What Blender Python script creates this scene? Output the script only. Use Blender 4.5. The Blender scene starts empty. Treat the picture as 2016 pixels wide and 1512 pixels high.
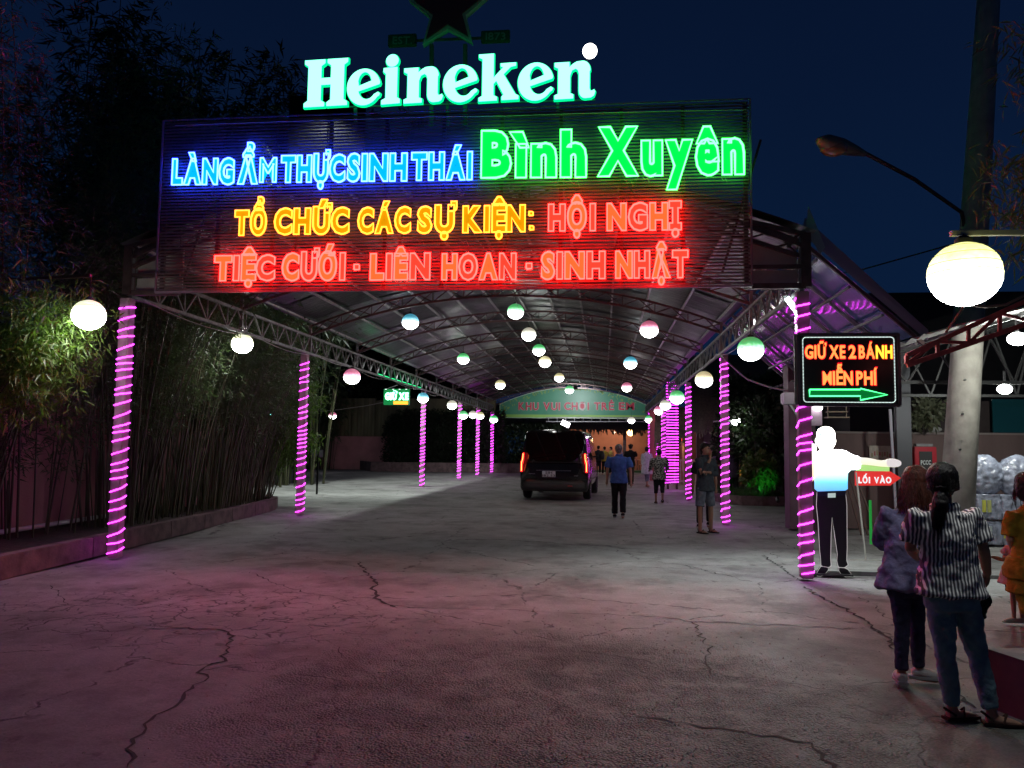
import bpy, bmesh, math, random
import numpy as np
from mathutils import Vector, Matrix
R_ = math.radians
rng = random.Random(7)
nrs = np.random.RandomState(5)
SC = bpy.context.scene
COL = SC.collection

# ------------------------------------------------------------------ camera
F, H = 1550.0, 1.6
yaw, pit, roll = R_(6.62), math.atan(121/F), R_(0.7)
fw = Vector((-math.sin(yaw)*math.cos(pit), math.cos(yaw)*math.cos(pit), math.sin(pit)))
r0 = Vector((math.cos(yaw), math.sin(yaw), 0)); u0 = r0.cross(fw)
RT = r0*math.cos(roll)+u0*math.sin(roll); UP = u0*math.cos(roll)-r0*math.sin(roll)
cam = bpy.data.cameras.new('camera'); cam_o = bpy.data.objects.new('camera', cam); COL.objects.link(cam_o)
M = Matrix((RT, UP, -fw)).transposed().to_4x4(); M.translation = Vector((0, 0, H))
cam_o.matrix_world = M
cam.sensor_width = 36.0; cam.lens = F/2016*36.0; cam.clip_end = 800; cam.clip_start = 0.05
SC.camera = cam_o

# ------------------------------------------------------------------ world, exposure
W = bpy.data.worlds.new('World'); SC.world = W; W.use_nodes = True
nt = W.node_tree; nt.nodes.clear()
wo = nt.nodes.new('ShaderNodeOutputWorld'); bg = nt.nodes.new('ShaderNodeBackground')
tc = nt.nodes.new('ShaderNodeTexCoord'); sp = nt.nodes.new('ShaderNodeSeparateXYZ'); cr = nt.nodes.new('ShaderNodeValToRGB')
nz = nt.nodes.new('ShaderNodeTexNoise'); nz.inputs['Scale'].default_value = 1.6; nz.inputs['Detail'].default_value = 4
mx = nt.nodes.new('ShaderNodeMix'); mx.data_type = 'RGBA'; mx.blend_type = 'MULTIPLY'; mx.inputs[0].default_value = 0.35
nt.links.new(tc.outputs['Generated'], sp.inputs[0]); nt.links.new(sp.outputs['Z'], cr.inputs[0])
e = cr.color_ramp.elements
e[0].position = 0.0; e[0].color = (.0035, .0135, .044, 1)
e[1].position = 0.75; e[1].color = (.0013, .0045, .018, 1)
k = e.new(.2); k.color = (.0027, .0108, .037, 1)
k = e.new(.42); k.color = (.0022, .0076, .028, 1)
nt.links.new(tc.outputs['Generated'], nz.inputs['Vector'])
nt.links.new(cr.outputs[0], mx.inputs[6]); nt.links.new(nz.outputs[0], mx.inputs[7])
gm = nt.nodes.new('ShaderNodeMix'); gm.data_type = 'RGBA'; gm.blend_type = 'MULTIPLY'; gm.inputs[0].default_value = 1.0
gm.inputs[7].default_value = (1.2, 1.2, 1.2, 1)
nt.links.new(mx.outputs[2], gm.inputs[6]); nt.links.new(gm.outputs[2], bg.inputs[0])
bg.inputs[1].default_value = 1.0
nt.links.new(bg.outputs[0], wo.inputs[0])
SC.view_settings.view_transform = 'Standard'; SC.view_settings.look = 'None'
SC.view_settings.exposure = 0.0; SC.view_settings.gamma = 1.0
SC.view_settings.use_curve_mapping = False
SC.cycles.use_denoising = True
SC.cycles.sample_clamp_indirect = 4.0
SC.cycles.sample_clamp_direct = 0.0
SC.cycles.max_bounces = 6; SC.cycles.diffuse_bounces = 3; SC.cycles.glossy_bounces = 3
SC.cycles.transparent_max_bounces = 12; SC.cycles.transmission_bounces = 4
SC.cycles.caustics_reflective = False; SC.cycles.caustics_refractive = False

# ------------------------------------------------------------------ measuring helpers: pixel of the photo -> point in the place
def ray(x, y): return fw + RT*((x-1008)/F) - UP*((y-756)/F)
def G(x, y, z=0.0):
    d = ray(x, y); return Vector((0, 0, H)) + d*((z-H)/d.z)
def P(x, y, Yv):
    d = ray(x, y); return Vector((0, 0, H)) + d*(Yv/d.y)

# ------------------------------------------------------------------ materials
def mat(name, col, rough=.6, metal=0, emit=None, es=1.0, noise=0, nscale=8, bump=0, bscale=30, spec=.5, coat=0, trans=0, alpha=1, col2=None, det=6, stretch=None, rvar=0):
    m = bpy.data.materials.new(name); m.use_nodes = True
    t = m.node_tree; b = t.nodes['Principled BSDF']
    b.inputs['Base Color'].default_value = (*col, 1); b.inputs['Roughness'].default_value = rough
    b.inputs['Metallic'].default_value = metal; b.inputs['Specular IOR Level'].default_value = spec
    b.inputs['Coat Weight'].default_value = coat; b.inputs['Coat Roughness'].default_value = .05
    b.inputs['Transmission Weight'].default_value = trans; b.inputs['Alpha'].default_value = alpha
    if emit:
        b.inputs['Emission Color'].default_value = (*emit, 1); b.inputs['Emission Strength'].default_value = es
    if noise or bump or col2 or rvar:
        tc = t.nodes.new('ShaderNodeTexCoord'); src = tc.outputs['Object']
        if stretch:
            mp = t.nodes.new('ShaderNodeMapping'); mp.inputs['Scale'].default_value = stretch
            t.links.new(src, mp.inputs[0]); src = mp.outputs[0]
        n = t.nodes.new('ShaderNodeTexNoise'); n.inputs['Scale'].default_value = nscale; n.inputs['Detail'].default_value = det
        t.links.new(src, n.inputs['Vector'])
        if noise or col2:
            c2 = col2 or tuple(c*(1-noise) for c in col)
            c1 = col if col2 else tuple(min(1, c*(1+noise)) for c in col)
            r = t.nodes.new('ShaderNodeValToRGB'); r.color_ramp.elements[0].color = (*c2, 1); r.color_ramp.elements[1].color = (*c1, 1)
            r.color_ramp.elements[0].position = .35; r.color_ramp.elements[1].position = .65
            t.links.new(n.outputs[0], r.inputs[0]); t.links.new(r.outputs[0], b.inputs['Base Color'])
        if rvar:
            mr = t.nodes.new('ShaderNodeMapRange'); mr.inputs[3].default_value = max(.02, rough-rvar); mr.inputs[4].default_value = min(1, rough+rvar)
            t.links.new(n.outputs[0], mr.inputs[0]); t.links.new(mr.outputs[0], b.inputs['Roughness'])
        if bump:
            n2 = t.nodes.new('ShaderNodeTexNoise'); n2.inputs['Scale'].default_value = bscale; n2.inputs['Detail'].default_value = 5
            t.links.new(src, n2.inputs['Vector'])
            bp = t.nodes.new('ShaderNodeBump'); bp.inputs['Strength'].default_value = bump; bp.inputs['Distance'].default_value = .02
            t.links.new(n2.outputs[0], bp.inputs['Height']); t.links.new(bp.outputs[0], b.inputs['Normal'])
    return m

# ------------------------------------------------------------------ mesh building
class MB:
    def __init__(s): s.v = []; s.f = []; s.n = 0
    def add(s, v, f):
        v = [tuple(x) for x in v]
        k = s.n; s.v += v; s.f += [tuple(i+k for i in q) for q in f]; s.n += len(v); return s
    def box(s, x0, x1, y0, y1, z0, z1):
        return s.add([(x0,y0,z0),(x1,y0,z0),(x1,y1,z0),(x0,y1,z0),(x0,y0,z1),(x1,y0,z1),(x1,y1,z1),(x0,y1,z1)],
                     [(0,3,2,1),(4,5,6,7),(0,1,5,4),(1,2,6,5),(2,3,7,6),(3,0,4,7)])
    def tube(s, pts, rad, n=6, cap=True, up=None, ang=0, flat=1.0):
        pts = [Vector(p) for p in pts]; m = len(pts)
        if not hasattr(rad, '__len__'): rad = [rad]*m
        vs = []; fs = []
        prev = None
        for i, p in enumerate(pts):
            t = (pts[min(i+1, m-1)]-pts[max(i-1, 0)])
            if t.length < 1e-9: t = Vector((0, 0, 1))
            t.normalize()
            if prev is None:
                a = Vector(up) if up else (Vector((0, 0, 1)) if abs(t.z) < .9 else Vector((1, 0, 0)))
                u = (a-t*a.dot(t)).normalized()
            else:
                u = prev-t*prev.dot(t)
                u = u.normalized() if u.length > 1e-6 else prev
            prev = u; w = t.cross(u)
            for j in range(n):
                an = 2*math.pi*(j+.5)/n+ang
                vs.append(p+(u*math.cos(an)*flat+w*math.sin(an))*rad[i])
        for i in range(m-1):
            for j in range(n):
                fs.append((i*n+j, i*n+(j+1) % n, (i+1)*n+(j+1) % n, (i+1)*n+j))
        if cap: fs.append(tuple(range(n-1, -1, -1))); fs.append(tuple((m-1)*n+j for j in range(n)))
        return s.add(vs, fs)
    def bar(s, a, b, w, up=None):          # square bar of side w
        return s.tube([a, b], w*.7071, 4, True, up)
    def sph(s, c, r, nu=12, nv=8, sc=(1, 1, 1)):
        c = Vector(c); vs = []; fs = []
        for i in range(nv+1):
            th = math.pi*i/nv
            for j in range(nu):
                ph = 2*math.pi*j/nu
                vs.append((c.x+r*sc[0]*math.sin(th)*math.cos(ph), c.y+r*sc[1]*math.sin(th)*math.sin(ph), c.z+r*sc[2]*math.cos(th)))
        for i in range(nv):
            for j in range(nu):
                q = (i*nu+j, (i+1)*nu+j, (i+1)*nu+(j+1) % nu, i*nu+(j+1) % nu)
                fs.append(q)
        return s.add(vs, fs)
    def lathe(s, c, prof, n=20):           # prof: (r,z)
        c = Vector(c); vs = []; fs = []
        for (r, z) in prof:
            for j in range(n):
                a = 2*math.pi*j/n; vs.append((c.x+r*math.cos(a), c.y+r*math.sin(a), c.z+z))
        for i in range(len(prof)-1):
            for j in range(n): fs.append((i*n+j, i*n+(j+1) % n, (i+1)*n+(j+1) % n, (i+1)*n+j))
        fs.append(tuple(range(n-1, -1, -1))); fs.append(tuple((len(prof)-1)*n+j for j in range(n)))
        return s.add(vs, fs)
    def loft(s, secs, n=18):               # secs: (center, rx, ry[, tilt]) horizontal ellipses bottom->top
        vs = []; fs = []
        for sec in secs:
            c = Vector(sec[0]); rx, ry = sec[1], sec[2]; rot = sec[3] if len(sec) > 3 else 0; pw = .85
            for j in range(n):
                a = 2*math.pi*j/n; ca, sa = math.cos(a), math.sin(a)
                x = rx*math.copysign(abs(ca)**pw, ca); y = ry*math.copysign(abs(sa)**pw, sa)
                vs.append((c.x+x*math.cos(rot)-y*math.sin(rot), c.y+x*math.sin(rot)+y*math.cos(rot), c.z))
        m = len(secs)
        for i in range(m-1):
            for j in range(n): fs.append((i*n+j, i*n+(j+1) % n, (i+1)*n+(j+1) % n, (i+1)*n+j))
        fs.append(tuple(range(n-1, -1, -1))); fs.append(tuple((m-1)*n+j for j in range(n)))
        return s.add(vs, fs)
    def prism(s, poly, fn, d0, d1):        # poly 2-D (a,b), fn(a,b,d)->3-D
        n = len(poly)
        vs = [fn(a, b, d0) for a, b in poly]+[fn(a, b, d1) for a, b in poly]
        fs = [tuple(range(n)), tuple(range(2*n-1, n-1, -1))]+[(i, i+n, (i+1) % n+n, (i+1) % n) for i in range(n)]
        return s.add(vs, fs)
    def build(s, name, m, parent=None, smooth=False, bevel=0):
        me = bpy.data.meshes.new(name)
        off = wloc(parent)
        me.from_pydata([(a-off.x, b-off.y, c-off.z) for a, b, c in s.v], [], s.f)
        me.update()
        bm = bmesh.new(); bm.from_mesh(me)
        if len(bm.faces) < 20000: bmesh.ops.recalc_face_normals(bm, faces=bm.faces)
        if bevel: bmesh.ops.bevel(bm, geom=bm.edges, offset=bevel, segments=2, affect='EDGES', clamp_overlap=True)
        bm.to_mesh(me); bm.free()
        return link(name, me, m, parent, smooth)
def wloc(o):
    v = Vector((0, 0, 0))
    while o is not None: v += o.location; o = o.parent
    return v
def link(name, me, m, parent=None, smooth=False):
    if m:
        for q in (m if isinstance(m, (list, tuple)) else [m]): me.materials.append(q)
    if smooth: me.polygons.foreach_set('use_smooth', [True]*len(me.polygons))
    o = bpy.data.objects.new(name, me); COL.objects.link(o)
    if parent is not None: o.parent = parent
    return o
def tag(o, label=None, cat=None, group=None, kind=None):
    if label: o['label'] = label
    if cat: o['category'] = cat
    if group: o['group'] = group
    if kind: o['kind'] = kind
    return o
def thing(name, label, cat, loc=(0, 0, 0), group=None):
    o = bpy.data.objects.new(name, None); COL.objects.link(o); o.location = loc; o.empty_display_size = .2
    return tag(o, label, cat, group)
def copy_tree(o, parent=None):
    c = o.copy(); COL.objects.link(c)
    if parent is not None: c.parent = parent
    for ch in list(o.children): copy_tree(ch, c)
    return c
def lamp(name, loc, power, col, rad=.05, kind='POINT', parent=None, target=None, size=1.0, blend=.5, label=None, cat=None):
    l = bpy.data.lights.new(name, kind); l.energy = power; l.color = col
    if kind != 'AREA': l.shadow_soft_size = rad
    if kind == 'SPOT': l.spot_size = R_(size); l.spot_blend = blend
    if kind == 'AREA': l.size = size
    o = bpy.data.objects.new(name, l); COL.objects.link(o)
    o.location = Vector(loc)-wloc(parent)
    if parent is not None: o.parent = parent
    if target is not None:
        o.rotation_euler = (Vector(target)-Vector(loc)).to_track_quat('-Z', 'Y').to_euler()
    return o
def eval_mesh(mb, mods):
    me = bpy.data.meshes.new('tmp'); me.from_pydata(mb.v, [], mb.f); me.update()
    bm = bmesh.new(); bm.from_mesh(me); bmesh.ops.recalc_face_normals(bm, faces=bm.faces); bm.to_mesh(me); bm.free()
    o = bpy.data.objects.new('tmp', me); COL.objects.link(o)
    for kind, kw in mods:
        q = o.modifiers.new(kind, kind)
        for a, b in kw.items(): setattr(q, a, b)
    dg = bpy.context.evaluated_depsgraph_get(); dg.update()
    out = bpy.data.meshes.new_from_object(o.evaluated_get(dg))
    bpy.data.objects.remove(o); bpy.data.meshes.remove(me)
    return out
_tex = {}
def clouds(size):
    if size not in _tex:
        t = bpy.data.textures.new('cloth_folds', 'CLOUDS'); t.noise_scale = size; t.noise_depth = 2; _tex[size] = t
    return _tex[size]
def blob(mb, name, m, parent, vox=.012, smooth=4, wrinkle=0, wsize=.08):
    mods = [('REMESH', dict(mode='VOXEL', voxel_size=vox)), ('SMOOTH', dict(factor=.5, iterations=smooth))]
    if wrinkle: mods.append(('DISPLACE', dict(texture=clouds(wsize), strength=wrinkle, mid_level=.38, texture_coords='GLOBAL')))
    me = eval_mesh(mb, mods); off = wloc(parent); me.name = name
    me.transform(Matrix.Translation(-off))
    me.materials.clear()
    return link(name, me, m, parent, True)

# ------------------------------------------------------------------ lettering
_gl = {}
def glyph(ch, bold=.0, ext=0.0, shear=0.0, res=3):
    if base_char(ch) == 'M': bold = min(bold, .018)
    k = (ch, bold, ext, shear, res)
    if k in _gl: return _gl[k]
    c = bpy.data.curves.new('glyph', 'FONT'); c.body = ch; c.size = 1.0; c.offset = bold; c.extrude = ext; c.shear = shear; c.resolution_u = res
    c.fill_mode = 'BOTH'
    o = bpy.data.objects.new('glyph', c); COL.objects.link(o)
    dg = bpy.context.evaluated_depsgraph_get(); dg.update()
    me = bpy.data.meshes.new_from_object(o.evaluated_get(dg))
    bm = bmesh.new(); bm.from_mesh(me); bmesh.ops.remove_doubles(bm, verts=bm.verts, dist=1e-5); bm.verts.ensure_lookup_table(); bm.verts.index_update()
    vs = [v.co.copy() for v in bm.verts]; fs = [tuple(v.index for v in f.verts) for f in bm.faces]
    # outline loops
    loops = []
    if ext == 0:
        be = [ed for ed in bm.edges if len(ed.link_faces) == 1]
        nb = {}
        for ed in be:
            a, b = ed.verts[0].index, ed.verts[1].index
            nb.setdefault(a, []).append(b); nb.setdefault(b, []).append(a)
        seen = set()
        for s0 in nb:
            if s0 in seen: continue
            lp = [s0]; seen.add(s0); cur = s0
            while True:
                nx = [q for q in nb[cur] if q not in seen]
                if not nx: break
                cur = nx[0]; seen.add(cur); lp.append(cur)
            if len(lp) > 3: loops.append([vs[q] for q in lp])
    bm.free(); bpy.data.objects.remove(o); bpy.data.curves.remove(c); bpy.data.meshes.remove(me)
    r = (vs, fs, loops); _gl[k] = r
    return r
def bbox(vs): xs = [v[0] for v in vs]; ys = [v[1] for v in vs]; return min(xs), max(xs), min(ys), max(ys)
REF = {}
def refh(bold, shear=0):
    if (bold, shear) not in REF: REF[(bold, shear)] = bbox(glyph('H', bold, 0, shear)[0])
    return REF[(bold, shear)]
def base_char(ch):
    import unicodedata
    d = unicodedata.normalize('NFD', ch); b = d[0]
    return {'Ư': 'U', 'Ơ': 'O', 'Đ': 'D', 'ư': 'u', 'ơ': 'o'}.get(b, b)
def layout(text, bold, shear=0, gap=.05):
    """per letter x offset and its width, by the base letters"""
    out = []; x = 0
    gap = gap+.03
    for ch in text:
        if ch == ' ': out.append((ch, x)); x += .28; continue
        g = glyph(ch, bold, 0, shear); bb = bbox(g[0]); b = bbox(glyph(base_char(ch), bold, 0, shear)[0])
        out.append((ch, x-b[0])); x += (b[1]-b[0])+gap
    return out, x-gap
def tube_loops(mb, loops, tr, r, n=5):
    for lp in loops:
        pts = [tr(v) for v in lp]; m = len(pts)
        # drop points too close together
        q = [pts[0]]
        for p in pts[1:]:
            if (p-q[-1]).length > r*.45: q.append(p)
        if len(q) < 3: continue
        if (q[-1]-q[0]).length < r*.45: q.pop()
        m = len(q)
        if m < 3: continue
        vs = []; fs = []
        for i in range(m):
            a, b, c = q[i-1], q[i], q[(i+1) % m]
            t = ((b-a).normalized()+(c-b).normalized())
            t = t.normalized() if t.length > 1e-6 else (c-b).normalized()
            w = Vector((0, -1, 0)); u = t.cross(w).normalized()
            for j in range(n):
                an = 2*math.pi*j/n
                vs.append(b+u*math.cos(an)*r+w*math.sin(an)*r)
        for i in range(m):
            for j in range(n):
                fs.append((i*n+j, i*n+(j+1) % n, ((i+1) % m)*n+(j+1) % n, ((i+1) % m)*n+j))
        mb.add(vs, fs)
def word(text, x0, x1, base0, base1, top0, Yp, parent, facem, tubem=None, bold=.03, depth=.03, tr_=.013, pname='letter', tname='neon_tube', shear=0, gap=.06, smear=None, front=0.0, colors=None, narrow=None):
    """letters standing on the plane y=Yp; x0,x1,base,top are photo pixels"""
    A = P(x0, base0, Yp); B = P(x1, base1, Yp); T = P(x0, top0, Yp)
    rh = refh(bold, shear); lay, wid = layout(text, bold, shear, gap)
    sx = (B.x-A.x)/wid; sz = (T.z-A.z)/(rh[3]-rh[2])
    objs = []
    for i, (ch, ox) in enumerate(lay):
        if ch == ' ': continue
        vs, fs, loops = glyph(ch, bold, 0, shear)
        def tr(v, d=0.0):
            X = A.x+(v[0]+ox)*sx; t = (X-A.x)/max(1e-6, (B.x-A.x))
            return Vector((X, Yp-front-d, A.z+(B.z-A.z)*t+(v[1]-rh[2])*sz))
        mb = MB()
        n = len(vs)
        mb.add([tr(v, depth) for v in vs], fs)
        # side walls
        for lp in loops:
            m = len(lp)
            mb.add([tr(v, depth) for v in lp]+[tr(v, 0) for v in lp], [(j, (j+1) % m, (j+1) % m+m, j+m) for j in range(m)])
        fm = facem if colors is None else colors[i]
        o = mb.build(pname, fm, parent)
        if tubem:
            tb = MB(); tube_loops(tb, loops, lambda v: tr(v, depth+tr_*.6), tr_)
            tb.build(tname, tubem if not isinstance(tubem, list) else tubem[i], o, smooth=True)
        objs.append(o)
    return objs


# ================================================================== GROUND
def ground_mat():
    m = bpy.data.materials.new('worn_concrete_yard'); m.use_nodes = True
    t = m.node_tree; b = t.nodes['Principled BSDF']; N = t.nodes.new; L = t.links.new
    tc = N('ShaderNodeTexCoord'); O = tc.outputs['Object']
    def noise(s, d=6, r=.55, vec=O):
        n = N('ShaderNodeTexNoise'); n.inputs['Scale'].default_value = s; n.inputs['Detail'].default_value = d; n.inputs['Roughness'].default_value = r
        L(vec, n.inputs['Vector']); return n.outputs[0]
    def ramp(f, stops):
        r = N('ShaderNodeValToRGB'); el = r.color_ramp.elements
        el[0].position, el[0].color = stops[0][0], (*stops[0][1], 1); el[1].position, el[1].color = stops[-1][0], (*stops[-1][1], 1)
        for p, c in stops[1:-1]: q = el.new(p); q.color = (*c, 1)
        L(f, r.inputs[0]); return r.outputs[0]
    def mul(a, c, f=1.0):
        x = N('ShaderNodeMix'); x.data_type = 'RGBA'; x.blend_type = 'MULTIPLY'; x.inputs[0].default_value = f
        L(a, x.inputs[6]); L(c, x.inputs[7]); return x.outputs[2]
    def math_(op, a, c=None, v=None):
        x = N('ShaderNodeMath'); x.operation = op; x.use_clamp = op in ('MULTIPLY', 'ADD')
        L(a, x.inputs[0])
        if c is not None: L(c, x.inputs[1])
        elif v is not None: x.inputs[1].default_value = v
        return x.outputs[0]
    big = ramp(noise(.35, 5), [(.3, (.21, .206, .198)), (.55, (.29, .283, .272)), (.75, (.34, .332, .32))])
    med = ramp(noise(2.3, 7, .65), [(.3, (.72, .72, .72)), (.7, (1.1, 1.1, 1.1))])
    fine = ramp(noise(60, 4, .7), [(.3, (.72, .72, .72)), (.7, (1.15, 1.15, 1.15))])
    stain = ramp(noise(.9, 8, .7), [(.36, (.55, .54, .53)), (.50, (1, 1, 1)), (.8, (1.08, 1.08, 1.08))])
    spots = ramp(noise(5.5, 3, .5), [(.27, (.5, .5, .5)), (.34, (1, 1, 1)), (.9, (1, 1, 1))])
    c = mul(mul(mul(mul(big, med), fine), stain), spots)
    # near ground darkened in its colour, standing in for light falloff toward the camera
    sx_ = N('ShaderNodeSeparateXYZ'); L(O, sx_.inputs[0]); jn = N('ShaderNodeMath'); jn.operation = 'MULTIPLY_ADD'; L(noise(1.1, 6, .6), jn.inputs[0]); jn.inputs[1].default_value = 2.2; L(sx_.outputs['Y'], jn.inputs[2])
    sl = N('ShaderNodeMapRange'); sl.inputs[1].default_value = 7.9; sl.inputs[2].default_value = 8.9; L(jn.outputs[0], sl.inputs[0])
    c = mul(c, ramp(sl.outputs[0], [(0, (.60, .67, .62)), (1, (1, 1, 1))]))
    # worn patch with the aggregate showing
    def spot(cx, cy, rx, ry):
        mp = N('ShaderNodeMapping'); mp.inputs['Location'].default_value = (-cx/rx, -cy/ry, 0); mp.inputs['Scale'].default_value = (1/rx, 1/ry, 0)
        L(O, mp.inputs[0]); ln = N('ShaderNodeVectorMath'); ln.operation = 'LENGTH'; L(mp.outputs[0], ln.inputs[0])
        nn = noise(1.7, 5); a = math_('SUBTRACT', ln.outputs['Value'], None, .0)
        x = N('ShaderNodeMath'); x.operation = 'MULTIPLY_ADD'; L(nn, x.inputs[0]); x.inputs[1].default_value = 1.1; L(ln.outputs['Value'], x.inputs[2])
        mr = N('ShaderNodeMapRange'); mr.inputs[1].default_value = 1.25; mr.inputs[2].default_value = 1.75; mr.inputs[3].default_value = 1; mr.inputs[4].default_value = 0
        L(x.outputs[0], mr.inputs[0]); return mr.outputs[0]
    wear = spot(-.1, 4.9, 2.1, 1.9)
    vo = N('ShaderNodeTexVoronoi'); vo.inputs['Scale'].default_value = 62; L(O, vo.inputs['Vector'])
    vo.inputs['Randomness'].default_value = 1
    pe = ramp(vo.outputs['Distance'], [(.0, (1.15, 1.15, 1.13)), (.35, (.75, .75, .74)), (.62, (.22, .22, .22))])
    cv = N('ShaderNodeMix'); cv.data_type = 'RGBA'; cv.blend_type = 'MIX'; wbr = N('ShaderNodeMapRange'); wbr.inputs[1].default_value = .36; wbr.inputs[2].default_value = .62; wbr.inputs[3].default_value = .12; L(noise(3.3, 7, .7), wbr.inputs[0]); wm = N('ShaderNodeMath'); wm.operation = 'MULTIPLY'; L(wear, wm.inputs[0]); L(wbr.outputs[0], wm.inputs[1]); wear = wm.outputs[0]; L(wear, cv.inputs[0]); L(c, cv.inputs[6]); L(mul(c, pe), cv.inputs[7]); c = cv.outputs[2]
    # crazed crack areas
    wv = N('ShaderNodeTexNoise'); wv.inputs['Scale'].default_value = 3.5; wv.inputs['Detail'].default_value = 6; L(O, wv.inputs['Vector'])
    av = N('ShaderNodeVectorMath'); av.operation = 'MULTIPLY_ADD'; L(wv.outputs['Color'], av.inputs[0]); av.inputs[1].default_value = (.35, .35, .0); L(O, av.inputs[2])
    def cracks(scale, w):
        v = N('ShaderNodeTexVoronoi'); v.feature = 'DISTANCE_TO_EDGE'; v.inputs['Scale'].default_value = scale; L(av.outputs[0], v.inputs['Vector'])
        mr = N('ShaderNodeMapRange'); mr.inputs[1].default_value = 0; mr.inputs[2].default_value = w; mr.inputs[3].default_value = 1; mr.inputs[4].default_value = 0
        L(v.outputs['Distance'], mr.inputs[0]); return mr.outputs[0]
    mp = noise(.8, 3)
    ck = math_('MULTIPLY', cracks(4.6, .055), spot(-3.9, 7.2, 2.3, 1.25))
    brk = N('ShaderNodeMapRange'); brk.inputs[1].default_value = .42; brk.inputs[2].default_value = .55; L(noise(4.5, 4), brk.inputs[0])
    ck = math_('MULTIPLY', ck, brk.outputs[0])
    ck2 = math_('MULTIPLY', cracks(.45, .006), brk.outputs[0])
    cks = N('ShaderNodeMath'); cks.operation = 'MAXIMUM'; L(ck, cks.inputs[0]); L(ck2, cks.inputs[1])
    cx = N('ShaderNodeMix'); cx.data_type = 'RGBA'; L(cks.outputs[0], cx.inputs[0]); L(c, cx.inputs[6]); cx.inputs[7].default_value = (.022, .02, .02, 1)
    # pitted spots
    v3 = N('ShaderNodeTexVoronoi'); v3.inputs['Scale'].default_value = 5; v3.inputs['Randomness'].default_value = 1; L(O, v3.inputs['Vector'])
    mr3 = N('ShaderNodeMapRange'); mr3.inputs[1].default_value = .06; mr3.inputs[2].default_value = .11; mr3.inputs[3].default_value = .7; mr3.inputs[4].default_value = 0
    L(v3.outputs['Distance'], mr3.inputs[0])
    p3 = math_('MULTIPLY', mr3.outputs[0], brk.outputs[0])
    cy = N('ShaderNodeMix'); cy.data_type = 'RGBA'; L(p3, cy.inputs[0]); L(cx.outputs[2], cy.inputs[6]); cy.inputs[7].default_value = (.07, .065, .065, 1)
    L(cy.outputs[2], b.inputs['Base Color'])
    rr = N('ShaderNodeMapRange'); rr.inputs[3].default_value = .55; rr.inputs[4].default_value = .9; L(noise(1.2, 6), rr.inputs[0]); L(rr.outputs[0], b.inputs['Roughness'])
    b.inputs['Specular IOR Level'].default_value = .35
    # relief
    h1 = math_('MULTIPLY', noise(18, 8, .7), None, .5)
    hv = N('ShaderNodeMath'); hv.operation = 'MULTIPLY'; L(vo.outputs['Distance'], hv.inputs[0]); L(wear, hv.inputs[1])
    h2 = N('ShaderNodeMath'); h2.operation = 'MULTIPLY_ADD'; L(hv.outputs[0], h2.inputs[0]); h2.inputs[1].default_value = -2.6; L(h1, h2.inputs[2])
    h3 = N('ShaderNodeMath'); h3.operation = 'MULTIPLY_ADD'; L(cks.outputs[0], h3.inputs[0]); h3.inputs[1].default_value = -.8; L(h2.outputs[0], h3.inputs[2])
    bp = N('ShaderNodeBump'); bp.inputs['Strength'].default_value = .55; bp.inputs['Distance'].default_value = .02
    L(h3.outputs[0], bp.inputs['Height']); L(bp.outputs[0], b.inputs['Normal'])
    return m
g = MB()
xs = [-120, -60, -30, -15]+[x*.5 for x in range(-20, 21)]+[15, 30, 60, 120]
ys = [-30, -10, 0]+[2+i*.5 for i in range(40)]+[25, 30, 40, 60, 90, 160]
V = []; 
for y in ys:
    for x in xs:
        z = 0.0
        if abs(x) < 11 and 1 < y < 23: z = .012*math.sin(x*1.3+y*.7)+.01*math.sin(y*1.9-x*.6)
        V.append((x, y, z-.012))
nx = len(xs)
g.add(V, [(j*nx+i, j*nx+i+1, (j+1)*nx+i+1, (j+1)*nx+i) for j in range(len(ys)-1) for i in range(nx-1)])
go = g.build('ground', ground_mat(), smooth=True); tag(go, kind='structure')

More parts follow.
